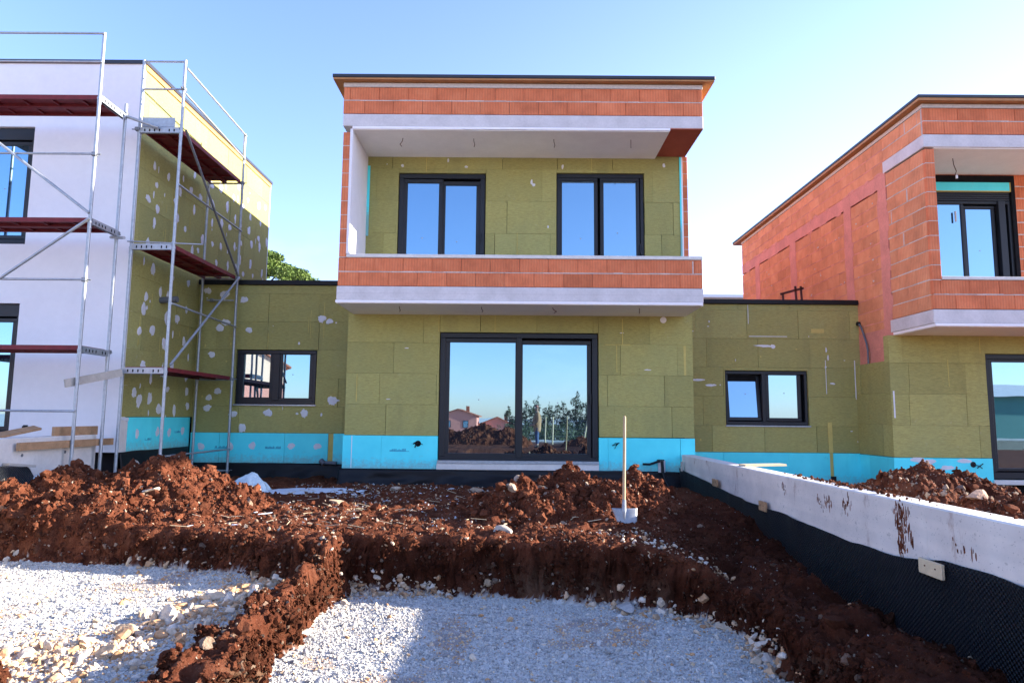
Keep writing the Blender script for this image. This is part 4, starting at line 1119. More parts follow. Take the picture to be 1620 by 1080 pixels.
# ------------------------------------------------------------------ heaps of dug earth
CL, CF = variants(1, 16, .20, .85, 3); CL2, CF2 = variants(2, 12, .13, .85, 4); ST, SF = variants(1, 16, .03, .75, 5); ST2, SF2 = variants(2, 12, .02, .75, 6)
def heap(name, label, peaks, xr, yr, seed, step=.022, nclod=2600, rockmix=.06, cat='dirt heap', base=None):
    r = np.random.default_rng(seed)
    x = np.arange(xr[0], xr[1], step); y = np.arange(yr[0], yr[1], step); X, Y = np.meshgrid(x, y)
    def hf(X, Y):
        H = np.zeros_like(X)
        wx_ = X+.14*fbm(X*2.1, Y*2.1, seed, 3); wy_ = Y+.14*fbm(X*2.1+7, Y*2.1, seed+1, 3)
        for (px, py, h, sx_, sy_) in peaks:
            d = np.sqrt(((wx_-px)/sx_)**2+((wy_-py)/sy_)**2)
            H = np.maximum(H, h*np.clip(1-d, 0, 1)**.85)
        H = H*(1+.18*fbm(X*3, Y*3, seed+2, 3))
        k = sst(0, .12, H)
        return H + k*(.10*fbm(X*5, Y*5, seed+3, 4)+.17*(ridged(X*3.6, Y*3.6, seed+6, 4)-.6)+.05*fbm(X*15, Y*15, seed+4, 4))
    def bz(X, Y): return ground_z(X, Y) if base is None else base+0*X
    H = hf(X, Y); Zb = bz(X, Y)
    Z = np.where(H > .01, np.maximum(Zb, Zb*.0+np.minimum(Zb, .56))+H, Zb-.06)
    V = np.stack([X, Y, Z], 2).reshape(-1, 3); nx, ny = len(x), len(y)
    ii = np.arange((ny-1)*(nx-1)); jj = ii//(nx-1); ii = ii % (nx-1); b = jj*nx+ii
    F = np.stack([b, b+1, b+nx+1, b+nx], 1)
    keep = (H.ravel()[F] > .005).any(1); F = F[keep]
    used = np.unique(F); mp = -np.ones(len(V), int); mp[used] = np.arange(len(used)); V = V[used]; F = mp[F]
    T = 1+.0*V[:, 0]; MX = .0*V[:, 0]
    tri = np.concatenate([F[:, [0, 1, 2]], F[:, [0, 2, 3]]])
    allV = [V]; allF = [tri]; allT = [T]; allM = [MX]; off = len(V)
    for (cnt, smin, smax, var, vf, rp) in ((nclod*8, .006, .020, CL, CF, rockmix), (int(nclod*1.6), .016, .042, CL, CF, rockmix*.8), (nclod//5, .035, .090, CL2, CF2, rockmix*.6)):
        px = r.uniform(xr[0], xr[1], cnt*2); py = r.uniform(yr[0], yr[1], cnt*2); h = hf(px, py)
        ok = h > .02; px = px[ok][:cnt]; py = py[ok][:cnt]; h = h[ok][:cnt]
        S = smin*(smax/smin)**(r.uniform(0, 1, len(px))**1.8)
        zb = np.minimum(bz(px, py), .56)+h
        P = np.stack([px, py, zb+S*r.uniform(-.25, .45, len(px))], 1)
        v, f, idx = scatter(P, S, var, vf, r)
        isr = (r.uniform(0, 1, len(px)) < rp).astype(float)*r.uniform(.4, 1, len(px)); tn = r.uniform(.75, 1.25, len(px))
        allV.append(v); allF.append(f+off); allT.append(tn[idx]); allM.append(isr[idx]); off += len(v)
    o = np_mesh(name, np.concatenate(allV), np.concatenate(allF), M['soil'], None, tone=np.concatenate(allT), mix=np.concatenate(allM))
    return tag(o, label, cat), hf
h1, hf1 = heap('dirt_heap', 'big red brown dirt heap in front of the scaffold at the left', [(-4.5, 8.85, .59, 1.15, 1.25), (-5.55, 8.75, .50, .95, 1.1), (-3.85, 8.9, .34, .8, .9), (-5.9, 8.1, .34, 1.0, .9), (-4.7, 7.95, .28, 1.3, .75)], (-6.32, -2.9), (7.15, 10.2), 101, nclod=3200)
h2, hf2 = heap('dirt_heap', 'red brown dirt heap before the sliding door with the shovel at its right', [(.72, 8.85, .52, .95, 1.0), (.10, 8.5, .40, .75, .9), (1.60, 9.1, .47, .72, .8), (1.15, 8.5, .38, .8, .85), (-.2, 9.0, .22, .6, .6)], (-1.0, 2.5), (7.35, 10.1), 202, nclod=2600)
h3, hf3 = heap('dirt_heap', 'stony brown dirt heap behind the long concrete wall before the right house', [(5.55, 9.2, .68, 1.5, 1.3), (6.15, 9.4, .62, 1.0, 1.1), (4.75, 8.4, .62, 1.2, 1.6), (4.2, 7.2, .64, 1.0, 1.6), (4.6, 6.4, .62, 1.6, 1.4), (6.6, 8.4, .45, 1.3, 1.3), (4.0, 5.0, .50, .8, 1.4)], (3.25, 8.2), (3.6, 10.9), 303, nclod=2600, rockmix=.30, base=.42)

# ------------------------------------------------------------------ loose clods on the open ground (uncountable)
def stuff_lumps(name, specs, mat, label, colf=None):
    Vs = []; Fs = []; Ts = []; Ms = []; Cs = []; off = 0
    for (P, S, var, vf, tn, mx, cl) in specs:
        v, f, idx = scatter(P, S, var, vf, rng)
        Vs.append(v); Fs.append(f+off); off += len(v)
        if tn is not None: Ts.append(tn[idx]); Ms.append(mx[idx])
        if cl is not None: Cs.append(np.concatenate([cl[idx], np.ones((len(idx), 1))], 1))
    o = np_mesh(name, np.concatenate(Vs), np.concatenate(Fs), M[mat], None, tone=np.concatenate(Ts) if Ts else None, mix=np.concatenate(Ms) if Ms else None, col=np.concatenate(Cs) if Cs else None)
    return tag(o, label, name.replace('_', ' '), None, 'stuff')
def facepts(n, smin, smax, pw, var, vf, rp):
    c = np.flatnonzero((FC.ravel() > .10) & (Y.ravel() < 8) & (Y.ravel() > 3.6) & (X.ravel() > -6.2) & (X.ravel() < 3)); w = FC.ravel()[c]
    c = rng.choice(c, n, p=w/w.sum()); S = smin*(smax/smin)**(rng.uniform(0, 1, n)**pw)
    P = np.stack([Xd.ravel()[c], Yd.ravel()[c], Z.ravel()[c]], 1)+rng.normal(0, .009, (n, 3))
    cl = vnoise(P[:, 0]*5, P[:, 2]*6+P[:, 1]*4, 63); k = rng.uniform(0, 1, n) < sst(.25, .6, cl)*.9+.1; P = P[k]; S = S[k]; c = c[k]; n = len(c)
    return (P, S, var, vf, rng.uniform(.7, 1.25, n)*(1-.6*DAMP_SHADE.ravel()[c]), (rng.uniform(0, 1, n) < rp)*rng.uniform(.4, 1, n)*(1-.4*DAMP_SHADE.ravel()[c]), None)  # face clods carry the same damp and painted shade
def walltop(n):
    y = rng.normal(6.5, .55, n); x = wx(y)+.20-np.abs(rng.normal(0, .07, n)); k = x > wx(y)+.02; x, y = x[k], y[k]; n = len(x)
    S = .005*(.028/.005)**(rng.uniform(0, 1, n)**1.8)
    return (np.stack([x, y, 1.087+S*.5], 1), S, CL, CF, rng.uniform(.7, 1.2, n), np.zeros(n), None)
def soilpts(n, smin, smax, pw, var, vf, rp, face=False, ymax=11.9):
    x = rng.uniform(-6.3, 3.0, n); y = rng.uniform(3.7, ymax, n); z, g, fc = terr(x, y)
    dens = np.where(g < .93, .5+.9*fc, .0); dens *= np.where(y > 9.6, .35, 1)
    cl = vnoise(x*2.5, y*2.5, 61); dens *= .35+.9*sst(.3, .7, cl)
    if face: dens = ((fc > .22) & (y < 8))*np.clip(fc*1.3, 0, 1)*.55
    ok = (rng.uniform(0, 1, n) < dens); x = x[ok]; y = y[ok]; z = z[ok]
    S = smin*(smax/smin)**(rng.uniform(0, 1, len(x))**pw)
    dm = damp_shading(x, y, terr(x, y)[2]); lit = sst(-3.2, -2.6, x)*sst(1.2, .4, x)*sst(7.2, 7.8, y)
    return (np.stack([x, y, z+S*rng.uniform(-.3, .4, len(x))], 1), S, var, vf, rng.uniform(.7, 1.25, len(x))*(1-.6*dm), (rng.uniform(0, 1, len(x)) < rp*(1+1.6*lit))*rng.uniform(.4, 1, len(x))*(1-.3*dm), None)  # loose clods darkened by that damp and painted shade too
stuff_lumps('soil_clods', [soilpts(80000, .005, .018, 1.5, CL[:8], CF, .08), soilpts(17000, .015, .040, 2, CL, CF, .05), soilpts(1100, .035, .085, 1.6, CL2, CF2, .03), walltop(320), facepts(46000, .006, .024, 1.5, CL, CF, .08), facepts(4200, .02, .05, 1.8, CL2, CF2, .05), soilpts(70000, .005, .017, 1.4, CL[:8], CF, .07, False, 8.0), soilpts(16000, .014, .038, 1.8, CL, CF, .05, False, 7.6)], 'soil', 'loose red earth clods and grit over the dug ground')

GREY = np.array([[.47, .48, .50], [.40, .41, .43], [.56, .57, .58], [.50, .50, .49], [.34, .35, .37], [.60, .60, .60]])
WARM = np.array([[.58, .40, .25], [.62, .48, .34], [.52, .31, .17], [.64, .55, .45]])
def gravpts(n, smin, smax, pw, var, vf, x0, x1, y0, y1, warm=.03):
    x = rng.uniform(x0, x1, n); y = rng.uniform(y0, y1, n); z, g, fc = terr(x, y)
    edge = (g > .9) & (g < .985)
    sp = sst(.66, .78, vnoise(x*2.2, y*2.2, 51)*.7+vnoise(x*8, y*8, 52)*.3)
    ok = (g > .97) & (rng.uniform(0, 1, n) > sp*.55); ok |= edge & (rng.uniform(0, 1, n) < .4)
    x, y, z, g, sp = x[ok], y[ok], z[ok], g[ok], sp[ok]
    S = smin*(smax/smin)**(rng.uniform(0, 1, len(x))**pw)
    pw_ = warm + .5*(g < .97) + .45*sp + .55*sst(-3.1, -2.5, x)*sst(-1.9, -2.2, x)*sst(.35, .6, vnoise(x*3, y*3, 71))
    pw_ = pw_ + .6*sst(5.3, 4.6, y)*sst(-2.0, -2.6, x)*sst(.3, .5, vnoise(x*2, y*3, 72))
    w = rng.uniform(0, 1, len(x)) < pw_
    c = np.where(w[:, None], WARM[rng.integers(0, 4, len(x))], GREY[rng.integers(0, 6, len(x))])*rng.uniform(.80, 1.10, (len(x), 1))*np.array([[1.06, 1.0, .90]])
    return (np.stack([x, y, z+S*rng.uniform(-.35, .35, len(x))], 1), S, var, vf, None, None, c)
stuff_lumps('gravel', [gravpts(80000, .004, .013, 1.3, ST, SF, -6.1, 2.0, 3.5, 7.7), gravpts(40000, .008, .018, 1.3, ST, SF, -1.8, 2.0, 3.9, 6.9), gravpts(42000, .008, .019, 1.3, ST, SF, -6.1, -2.1, 3.9, 7.7), gravpts(2600, .020, .036, 1.8, ST2, SF2, -6.1, 2.0, 3.8, 7.6, .12)], 'stone', 'pale crushed stone gravel filling both pits')
# rubble banked along the pit edges
def rubble(n, smin, smax, spots, sx_, free=False):
    k = rng.integers(0, len(spots), n); c = np.array(spots)[k]
    x = c[:, 0]+rng.normal(0, 1, n)*c[:, 2]; y = c[:, 1]+rng.normal(0, 1, n)*c[:, 3]; z, g, fc = terr(x, y)
    ok = ((g > .70) | free) & ((g < .9999) | (rng.uniform(0, 1, n) < .45)); x, y, z = x[ok], y[ok], z[ok]; n = len(x)
    S = smin*(smax/smin)**(rng.uniform(0, 1, n)**1.7)
    cc = WARM[rng.integers(0, 4, n)]*rng.uniform(.75, 1.1, (n, 1))
    return (np.stack([x, y, z+S*rng.uniform(0, .5, n)], 1), S, ST2, SF2, None, None, cc)
edge_spots = [(-2.35, 6.5, .12, .2), (-2.45, 5.9, .14, .25), (-2.55, 5.2, .18, .35), (-2.7, 4.5, .25, .25), (-3.4, 4.45, .4, .12), (-1.45, 6.85, .14, .1), (-.9, 6.85, .3, .08), (1.5, 6.3, .22, .18), (1.75, 6.0, .15, .2), (1.85, 5.2, .08, .35), (.2, 6.75, .5, .07), (1.05, 6.55, .2, .1), (-4.5, 7.45, .8, .08), (-3.1, 7.15, .4, .08), (-5.3, 4.35, .5, .1)]
def litter(n, smin, smax, x0, x1, y0, y1):
    x = rng.uniform(x0, x1, n); y = rng.uniform(y0, y1, n); k = vnoise(x*2, y*2.5, 91) > .42; x, y = x[k], y[k]; n = len(x); z = ground_z(x, y)
    S = smin*(smax/smin)**(rng.uniform(0, 1, n)**2)
    cc = np.where(rng.uniform(0, 1, (n, 1)) < .5, WARM[rng.integers(0, 4, n)], GREY[rng.integers(0, 6, n)])*rng.uniform(.55, 1.0, (n, 1))
    return (np.stack([x, y, z+S*.4], 1), S, ST, SF, None, None, cc)
stuff_lumps('rubble', [litter(2600, .006, .03, -3.6, .4, 9.0, 11.9), litter(1000, .005, .022, -3.2, .6, 7.3, 9.2), litter(260, .005, .022, 1.2, 3.0, 4.2, 9), rubble(5200, .010, .040, edge_spots, 0), rubble(900, .025, .065, edge_spots, 0), rubble(1500, .012, .06, [(-2.3, 6.4, .13, .22), (-2.4, 5.9, .16, .25), (-2.5, 5.4, .2, .3), (-2.7, 4.8, .28, .3), (-3.3, 4.5, .5, .14), (-4.6, 4.5, .7, .12)], 0), rubble(650, .008, .034, [(-1.35, 6.74, .16, .07), (-.85, 6.74, .22, .05), (1.35, 6.62, .22, .16), (1.65, 6.25, .16, .18), (1.2, 7.25, .2, .12)], 0, True)], 'stone', 'broken limestone rubble along the edges of the pits')

# larger single rocks
def rock(x, y, s, label, c, grp=None, seed=0, z=None, sz=(1, 1, .7)):
    r = np.random.default_rng(seed); v, f = variants(3, 1, .004, .8, seed+50); V = v[0]*np.array(sz)*s
    V = V*(1+.10*fbm(V[:, 0]*4/s/3+seed, V[:, 1]*4/s/3+V[:, 2]*5/s/3, seed, 3))[:, None]
    V = V @ rotm(1, r, .5)[0].T
    zz = float(ground_z(x, y)) if z is None else z
    V = V + np.array([x, y, zz+s*.18])
    cc = np.tile(np.array([*c, 1.0]), (len(V), 1))
    return tag(np_mesh('rock', V, f, M['stone'], None, col=cc), label, 'rock', grp)
RG = 'larger rocks lying along the rims of the gravel pits'; RLB = 'pale limestone rock lying loose along the rim of a gravel pit'
for k, (x, y, s) in enumerate([(-2.32, 6.35, .075), (-2.5, 5.95, .12), (-2.38, 5.62, .10), (-2.62, 5.35, .13), (-2.75, 5.0, .10), (-2.85, 4.72, .08), (-2.45, 4.95, .075), (-3.1, 4.55, .09), (-2.6, 4.55, .11), (-1.42, 6.72, .07), (-1.15, 6.85, .08), (-.72, 6.9, .06), (.25, 6.85, .07), (.92, 6.72, .085), (1.22, 6.55, .06), (1.45, 6.3, .08), (1.62, 6.1, .075), (1.78, 5.8, .09), (1.84, 5.35, .07), (1.88, 5.05, .10), (1.9, 4.75, .11), (-1.52, 6.45, .06), (1.0, 6.25, .06), (-4.9, 7.5, .075), (-5.3, 7.5, .06), (-3.4, 7.2, .055)]):
    tx, ty = (-3.2, 5.8) if x < -1.9 else (.2, 5.6)
    for q in range(30):
        if float(terr(np.array([x]), np.array([y]))[1][0]) > .975: break
        x += (tx-x)*.03; y += (ty-y)*.03
    rock(x, y, s*.85, RLB, WARM[k % 4]*rng.uniform(.85, 1.1), RG, k, sz=(1.1, .9, .7))
rock(1.02, 6.32, .17, 'long flat pale stone slab lying on the gravel below the shovel', (.52, .47, .42), None, 71, sz=(1.5, .6, .28))
rock(-.13, 7.25, .15, 'flat whitish stone resting on the lip of the bank left of the middle heap', (.46, .40, .33), None, 72, sz=(1.4, .6, .35))
rock(-.62, 11.35, .15, 'beige pointed rock lying at the black membrane under the sliding door', (.45, .31, .21), None, 73)
rock(-1.9, 11.2, .10, 'small beige rock on the soil below the cyan board left of the door', (.47, .36, .27), None, 74)
rock(-2.3, 9.2, .17, 'broad flat beige rock half sunk in the soil between the two heaps', (.50, .36, .24), None, 75, sz=(1.4, .9, .35))
rock(4.35, 6.55, .11, 'large beige rock on the heap behind the long concrete wall', (.46, .29, .20), None, 76, z=.42+float(hf3(np.array([4.35]), np.array([6.55]))[0]))
rock(-4.98, 8.1, .13, 'tawny rock lodged in the face of the left dirt heap', (.50, .28, .14), None, 77, z=.52+float(hf1(np.array([-4.98]), np.array([8.1]))[0]))
rock(-4.25, 8.15, .085, 'white rock lodged in the right face of the left dirt heap', (.66, .58, .46), None, 78, z=.52+float(hf1(np.array([-4.25]), np.array([8.15]))[0]))
rock(-5.75, 7.7, .12, 'orange brown rock at the left foot of the left dirt heap', (.45, .20, .09), None, 79, z=.5+float(hf1(np.array([-5.75]), np.array([7.7]))[0]))
# scraps: bits of foam and wrapping trodden into the soil
SG = 'white scraps trodden into the soil'; 
for k, (x, y, l) in enumerate([(-.95, 10.3, .22), (-.35, 10.2, .3), (-.5, 9.6, .2), (-.2, 8.3, .12), (-2.85, 8.0, .22), (-3.05, 8.25, .12), (-3.0, 7.55, .13), (-2.3, 10.6, .2), (.35, 10.5, .25), (-1.4, 10.5, .15), (-1.0, 11.0, .2), (2.2, 6.75, .07), (1.3, 7.5, .08), (-3.4, 7.35, .1)]):
    z = float(ground_z(x, y)); r = np.random.default_rng(k+700); v, f = variants(2, 1, .05, .25, k+700)
    V = v[0]*np.array([l*.5, l*.22, l*.16]); a = r.uniform(0, 3); c, s = math.cos(a), math.sin(a)
    V = np.stack([V[:, 0]*c-V[:, 1]*s, V[:, 0]*s+V[:, 1]*c, V[:, 2]], 1)+np.array([x, y, z+.03])
    tag(np_mesh('scrap', V, f, M['geotextile'], None, tone=np.ones(len(V))), 'white scrap of foam or wrapping trodden into the red soil', 'scrap', SG)
# straw-like roots and twigs on the lit strip
mb = MB(); r = random.Random(8)
for k in range(170):
    x = r.uniform(-3.6, 1.4); y = r.uniform(7.3, 10.6); z = float(ground_z(x, y))+.018; a = r.uniform(0, 6.28); l = r.uniform(.05, .22)
    mb.tube((x, y, z), (x+l*math.cos(a), y+l*math.sin(a)*.6, z+r.uniform(-.01, .04)), .0035, 5, 0, r.uniform(.7, 1.2))
tag(mb.build('twigs', M['pale_wood']), 'thin pale twigs and straw strewn on the soil', 'twigs', None, 'stuff')

# =================================================================== SHOVEL
sh = thing('shovel', 'shovel with pale wooden handle standing blade down in the soil right of the middle heap', 'shovel', (1.22, 7.8, .5))
mb = MB(); P0 = Vector((1.232, 7.75, .66)); P1 = Vector((1.268, 7.86, 1.715))
mb.tube(P0, P0.lerp(P1, .5), .019, 14, 0, 1, .0175); mb.tube(P0.lerp(P1, .5), P1, .0175, 14, 0, 1, .016); mb.tube(P1, P1+Vector((.0005, .001, .012)), .016, 14, 0, 1, .009)
mb.build('handle', M['handle_wood'], sh)
# blade: dished, square shouldered, slightly turned
nu, nv = 13, 13; V = []; 
for j in range(nv):
    v = j/(nv-1)
    for i in range(nu):
        u = i/(nu-1)*2-1
        w = .128*(1-.10*v) if v > .05 else .128
        V.append((1.255+u*w*(1 if u > 0 else 1.25-.5*v), 7.74+.022*u*u-.05*v, .71-.20*v-.018*(1-u*u)*v))
F = [(j*nu+i, (j+1)*nu+i, (j+1)*nu+i+1, j*nu+i+1) for j in range(nv-1) for i in range(nu-1)]
bl = np_mesh('blade', V, F, M['steel_blade'], sh, tone=np.ones(len(V)), smooth=True); md = bl.modifiers.new('thickness', 'SOLIDIFY'); md.thickness = .004
mb = MB(); mb.tube((1.232, 7.742, .675), (1.237, 7.76, .80), .026, 12, 0, 1, .021); mb.tube((1.232, 7.715, .58), (1.232, 7.742, .675), .006, 8, 0, 1, .026); mb.build('socket', M['steel_blade'], sh)

# cable duct box at the corner by the wall
cb = thing('cable_box', 'grey box with two black cables on the cyan board beside the long wall', 'cable box', (2.55, 11.95, .8))
mb = MB(); mb.box(2.50, 2.62, 11.93, 11.985, .78, .985, 0, 1, .004); mb.box(2.485, 2.60, 11.915, 11.985, .985, 1.0, 1); mb.build('box', [M['concrete'], M['black_sheet']], cb)
mb = MB(); mb.path([(2.52, 11.92, .975), (2.42, 11.90, .945), (2.34, 11.88, .92), (2.22, 11.86, .925)], .02, 8); mb.build('cable', M['black_sheet'], cb)
mb = MB(); mb.path([(2.56, 11.92, .98), (2.565, 11.9, .8), (2.60, 11.86, .66), (2.66, 11.8, .52)], .026, 8); mb.build('cable', M['black_sheet'], cb)
# bits by the left corner
mb = MB(); mb.path([(-6.03, 10.95, .98), (-5.95, 10.93, .95), (-5.88, 10.9, .86), (-5.86, 10.88, .72), (-5.87, 10.86, .5)], .016, 8)
tag(mb.build('hose', M['grey_wood']), 'pale hose looping out of the ground at the foot of the left house corner', 'hose')
# roof rack of pipes
rr = thing('pipe_frame', 'small rusty red pipe frame standing on the flat roof between two houses', 'pipe frame', (5.75, 14, 4.03))
for (x0, x1) in ((5.56, 5.58),): pass
mb = MB(); mb.obox((5.57, 14, 4.03), (5.57, 14, 4.30), .035, .035, (0, 1, 0)); mb.build('post', M['rust_steel'], rr)
mb = MB(); mb.obox((5.85, 14, 4.03), (5.83, 14, 4.46), .035, .035, (0, 1, 0)); mb.build('post', M['rust_steel'], rr)
mb = MB(); mb.obox((5.96, 14, 4.03), (5.945, 14, 4.46), .035, .035, (0, 1, 0)); mb.build('post', M['rust_steel'], rr)
mb = MB(); mb.obox((5.52, 14, 4.29), (6.00, 14, 4.42), .035, .045); mb.build('rail', M['rust_steel'], rr)
# =================================================================== TREES AND THINGS FAR OFF
def crown(name, parent, blobs, nleaf, size, mat, seed, thin=1.0):
    r = np.random.default_rng(seed); V = []; T = []
    blobs = np.array(blobs); w = np.prod(blobs[:, 3:6], axis=1)**.67; w /= w.sum()
    k = r.choice(len(blobs), nleaf, p=w); B = blobs[k]
    d = r.normal(size=(nleaf, 3)); d /= np.linalg.norm(d, axis=1)[:, None]
    rad = r.uniform(.35, 1, nleaf)**.45
    C = B[:, :3]+d*B[:, 3:6]*rad[:, None]
    S = size*r.uniform(.5, 1.3, nleaf)
    a = r.normal(size=(nleaf, 3)); a /= np.linalg.norm(a, axis=1)[:, None]; b = np.cross(a, r.normal(size=(nleaf, 3))); b /= np.linalg.norm(b, axis=1)[:, None]
    a = a*S[:, None]; b = b*(S*.45*thin)[:, None]
    V = np.stack([C-a, C+b, C+a, C-b], 1).reshape(-1, 3); F = np.arange(nleaf*4).reshape(-1, 4)
    T = np.repeat(np.clip(r.normal(.5, .28, nleaf), 0, 1), 4)
    return np_mesh(name, V, F, M[mat], parent, tone=T)
def trunk(parent, base, top, r0, limbs, seed):
    mb = MB(); rr_ = random.Random(seed); p = Vector(base); q = Vector(top); prev = p; n = 6
    pts = [p.lerp(q, k/n)+Vector((rr_.uniform(-.1, .1), rr_.uniform(-.1, .1), 0))*(k/n) for k in range(n+1)]
    for k in range(n): mb.tube(pts[k], pts[k+1], r0*(1-.8*k/n), 10, 0, 1, r0*(1-.8*(k+1)/n))
    for l in limbs:
        s = pts[rr_.randint(2, 5)]; e = Vector(l); m_ = s.lerp(e, .5)+Vector((0, 0, -.2))
        mb.tube(s, m_, r0*.35, 7, 0, 1, r0*.25); mb.tube(m_, e, r0*.25, 7, 0, 1, r0*.08)
    return mb.build('trunk', M['bark'], parent)
# umbrella pine beyond the wing roof, left
pn = thing('pine_tree', 'rounded green pine crown showing above the wing roof left of the middle house', 'tree', (-19, 45, .3))
r = np.random.default_rng(31); bl_ = []
for k in range(130):
    a = r.uniform(0, 6.28); q = math.sqrt(r.uniform(0, 1)); x = q*math.cos(a); y = q*math.sin(a)
    bl_.append((-18.6+5.4*x, 45+5.0*y, 9.3+3.3*math.sqrt(max(0, 1-q*q))-.5*r.uniform(0, 1), .62*r.uniform(.7, 1.3), .62*r.uniform(.7, 1.3), .50*r.uniform(.7, 1.2)))
crown('crown', pn, bl_, 60000, .12, 'pine_leaf', 32, .8)
trunk(pn, (-18.6, 45, .2), (-18.5, 45, 10.6), .35, [(b[0], b[1], b[2]) for b in bl_[::9]], 33)
# low white building beyond, right
wb_ = thing('white_building', 'low white building just visible over the roof between middle and right house', 'building', (11, 32, 0))
mb = MB(); mb.box(5.5, 17, 30, 40, .2, 6.9); mb.build('wall', M['white_paint'], wb_)
mb = MB(); mb.box(5.3, 17.2, 29.8, 40.2, 7.05, 7.18); mb.box(5.5, 17, 30, 40, 6.902, 7.048, 0, .7); mb.build('roof', M['white_paint'], wb_)

# ---- things behind the camera, seen in the panes
def gable_house(name, label, cat, x0, x1, y0, y1, zb, ze, zr, mat, wins, low=None):
    h = thing(name, label, cat, ((x0+x1)/2, (y0+y1)/2, zb))
    mb = MB(); xm = (x0+x1)/2
    mb.box(x0, x1, y0, y1, zb, ze, 0)
    for y in (y0, y1):
        mb.face([(x0, y, ze), (x1, y, ze), (xm, y, zr)] if y == y0 else [(x1, y, ze), (x0, y, ze), (xm, y, zr)], 0)
    if low: mb.box(x0-.02, x1+.02, y0-.02, y1+.02, zb, low, 1)
    mb.build('wall', [M[mat], M['pink_render']], h)
    mb = MB()
    for s in (-1, 1):
        xe = xm + s*((x1-x0)/2+.5); zz = ze-.5*(zr-ze)/((x1-x0)/2)
        a = [(xm, y0-.4, zr+.02), (xe, y0-.4, zz+.02), (xe, y1+.4, zz+.02), (xm, y1+.4, zr+.02)]
        up = [(p[0], p[1], p[2]+.16) for p in a]
        mb.raw(a+up, [(0,1,2,3), (7,6,5,4), (0,4,5,1), (1,5,6,2), (2,6,7,3), (3,7,4,0)])
    mb.box(xm+1.2, xm+1.8, (y0+y1)/2, (y0+y1)/2+.6, zr-1.2, zr+.7, 0)
    mb.build('roof', M['roof_tile'], h)
    for (wx0, wx1, wz0, wz1) in wins:
        mb = MB(); mb.box(wx0, wx1, y1-.05, y1+.05, wz0, wz1, 0); w = mb.build('window', M['dark_frame'], h)
        mb = MB(); mb.box(wx0+.1, wx1-.1, y1+.05, y1+.06, wz0+.1, wz1-.1, 0); mb.build('pane', M['glass'], w)
    return h
gable_house('pink_house', 'pink house with a brown tiled roof mirrored in the left pane of the sliding door', 'house', -13.5, -6.4, -106, -97, -3, 1.9, 3.1, 'pink_render', [(-12.2, -11.2, -.2, 1.1), (-9, -8, -.2, 1.1)])
bh = gable_house('beige_house', 'tawny house with a wide gable mirrored in the small window behind the scaffold', 'house', -35.2, -22.8, -42, -32, -1.5, 6.2, 9.4, 'beige_render', [(-32, -31, .5, 1.9), (-26, -25, .5, 1.9)], 4.7)
gable_house('brown_house', 'brown roofed house mirrored in the middle of the sliding door', 'house', -6.3, .3, -112, -102, -3, .3, 1.6, 'pink_render', [(-4, -3, -1.5, -.4)])
bh.rotation_euler = (0, 0, R(-32))
gs = thing('green_shed', 'long green shed with a low roof mirrored in the door at the right edge', 'shed', (34, -24, -.5))
mb = MB(); mb.box(24, 46, -30, -20, -.6, 3.3); mb.build('wall', M['green_sheet'], gs)
mb = MB(); a = [(23.5, -30.5, 3.3), (46.5, -30.5, 3.3), (46.5, -19.5, 3.3), (23.5, -19.5, 3.3), (29, -25, 4.3), (41, -25, 4.3)]
mb.raw(a, [(0,3,2,1), (0,1,5,4), (1,2,5), (2,3,4,5), (3,0,4)]); mb.build('roof', M['concrete'], gs)
lw = thing('added_dark_wall', 'added low wall with black sheet darkening the reflection in the door at the right edge', 'wall', (21, -6.5, 0))
mb = MB(); mb.box(13.5, 30, -7.0, -6.8, .1, .95, 0, 1, .01); mb.build('wall_body', M['concrete_pale'], lw)  # wall added out of view to darken the right door's reflection
mb = MB(); mb.box(13.5, 30, -6.797, -6.775, .1, .86, 0); mb.build('dimple_membrane', M['dimple_sheet'], lw)
ev = [(1.0, -37, 3.0), (2.1, -36, 3.5), (3.2, -39, 3.0), (4.4, -38, 3.2), (5.5, -36.5, 3.9), (6.5, -37.5, 3.0), (7.8, -36, 3.6), (9.4, -37, 3.3), (-.4, -39, 2.6), (11.5, -36, 3.5), (14, -38, 3.8), (17, -37, 3.4)]
for k, (x, y, h) in enumerate(ev):
    t_ = thing('evergreen_tree', 'dark evergreen of the tree row mirrored in the right pane of the sliding door', 'tree', (x, y, -1.5), 'evergreens mirrored in the sliding door')
    r = random.Random(k); bl_ = []
    for q in range(16):
        f = q/15; rr_ = ((1-f)**.7*1.35+.22)*r.uniform(.7, 1.15); a = r.uniform(0, 6.28)
        bl_.append((x+math.cos(a)*rr_*.6, y+math.sin(a)*rr_*.6, -1.0+f*(h+1.0)-.1, rr_*.62, rr_*.62, .36))
    crown('crown', t_, bl_, 2600, .16, 'scrub_leaf', k+80, .5); trunk(t_, (x, y, -1.7), (x, y, h-.3), .10, [], k)
bl_ = []; r = np.random.default_rng(5)
for k in range(170): bl_.append((r.uniform(-1, 20), r.uniform(-34, -22), r.uniform(-1.2, .8), 1.1, .9, .8))
tag(crown('scrub', None, bl_, 24000, .16, 'scrub_leaf', 91, .4), 'grey green scrub growing across the field mirrored in the sliding door', 'scrub', None, 'stuff')
heap('dirt_heap', 'dark earth heap mirrored in the left pane of the sliding door', [(-1.6, -8.2, .95, 2.2, 1.4), (-.3, -7.8, .80, 1.2, 1.2), (-3.6, -8.4, .9, 2, 1.4)], (-5.5, 1.2), (-10, -6.2), 404, step=.05, nclod=900, base=.42)
heap('dirt_heap', 'low earth heap mirrored at the lower right of the sliding door', [(3.0, -6.0, .42, 1.0, .9), (.2, -4.6, .30, .5, .5)], (-.5, 4.3), (-7.2, -4.0), 405, step=.05, nclod=500, base=.42)
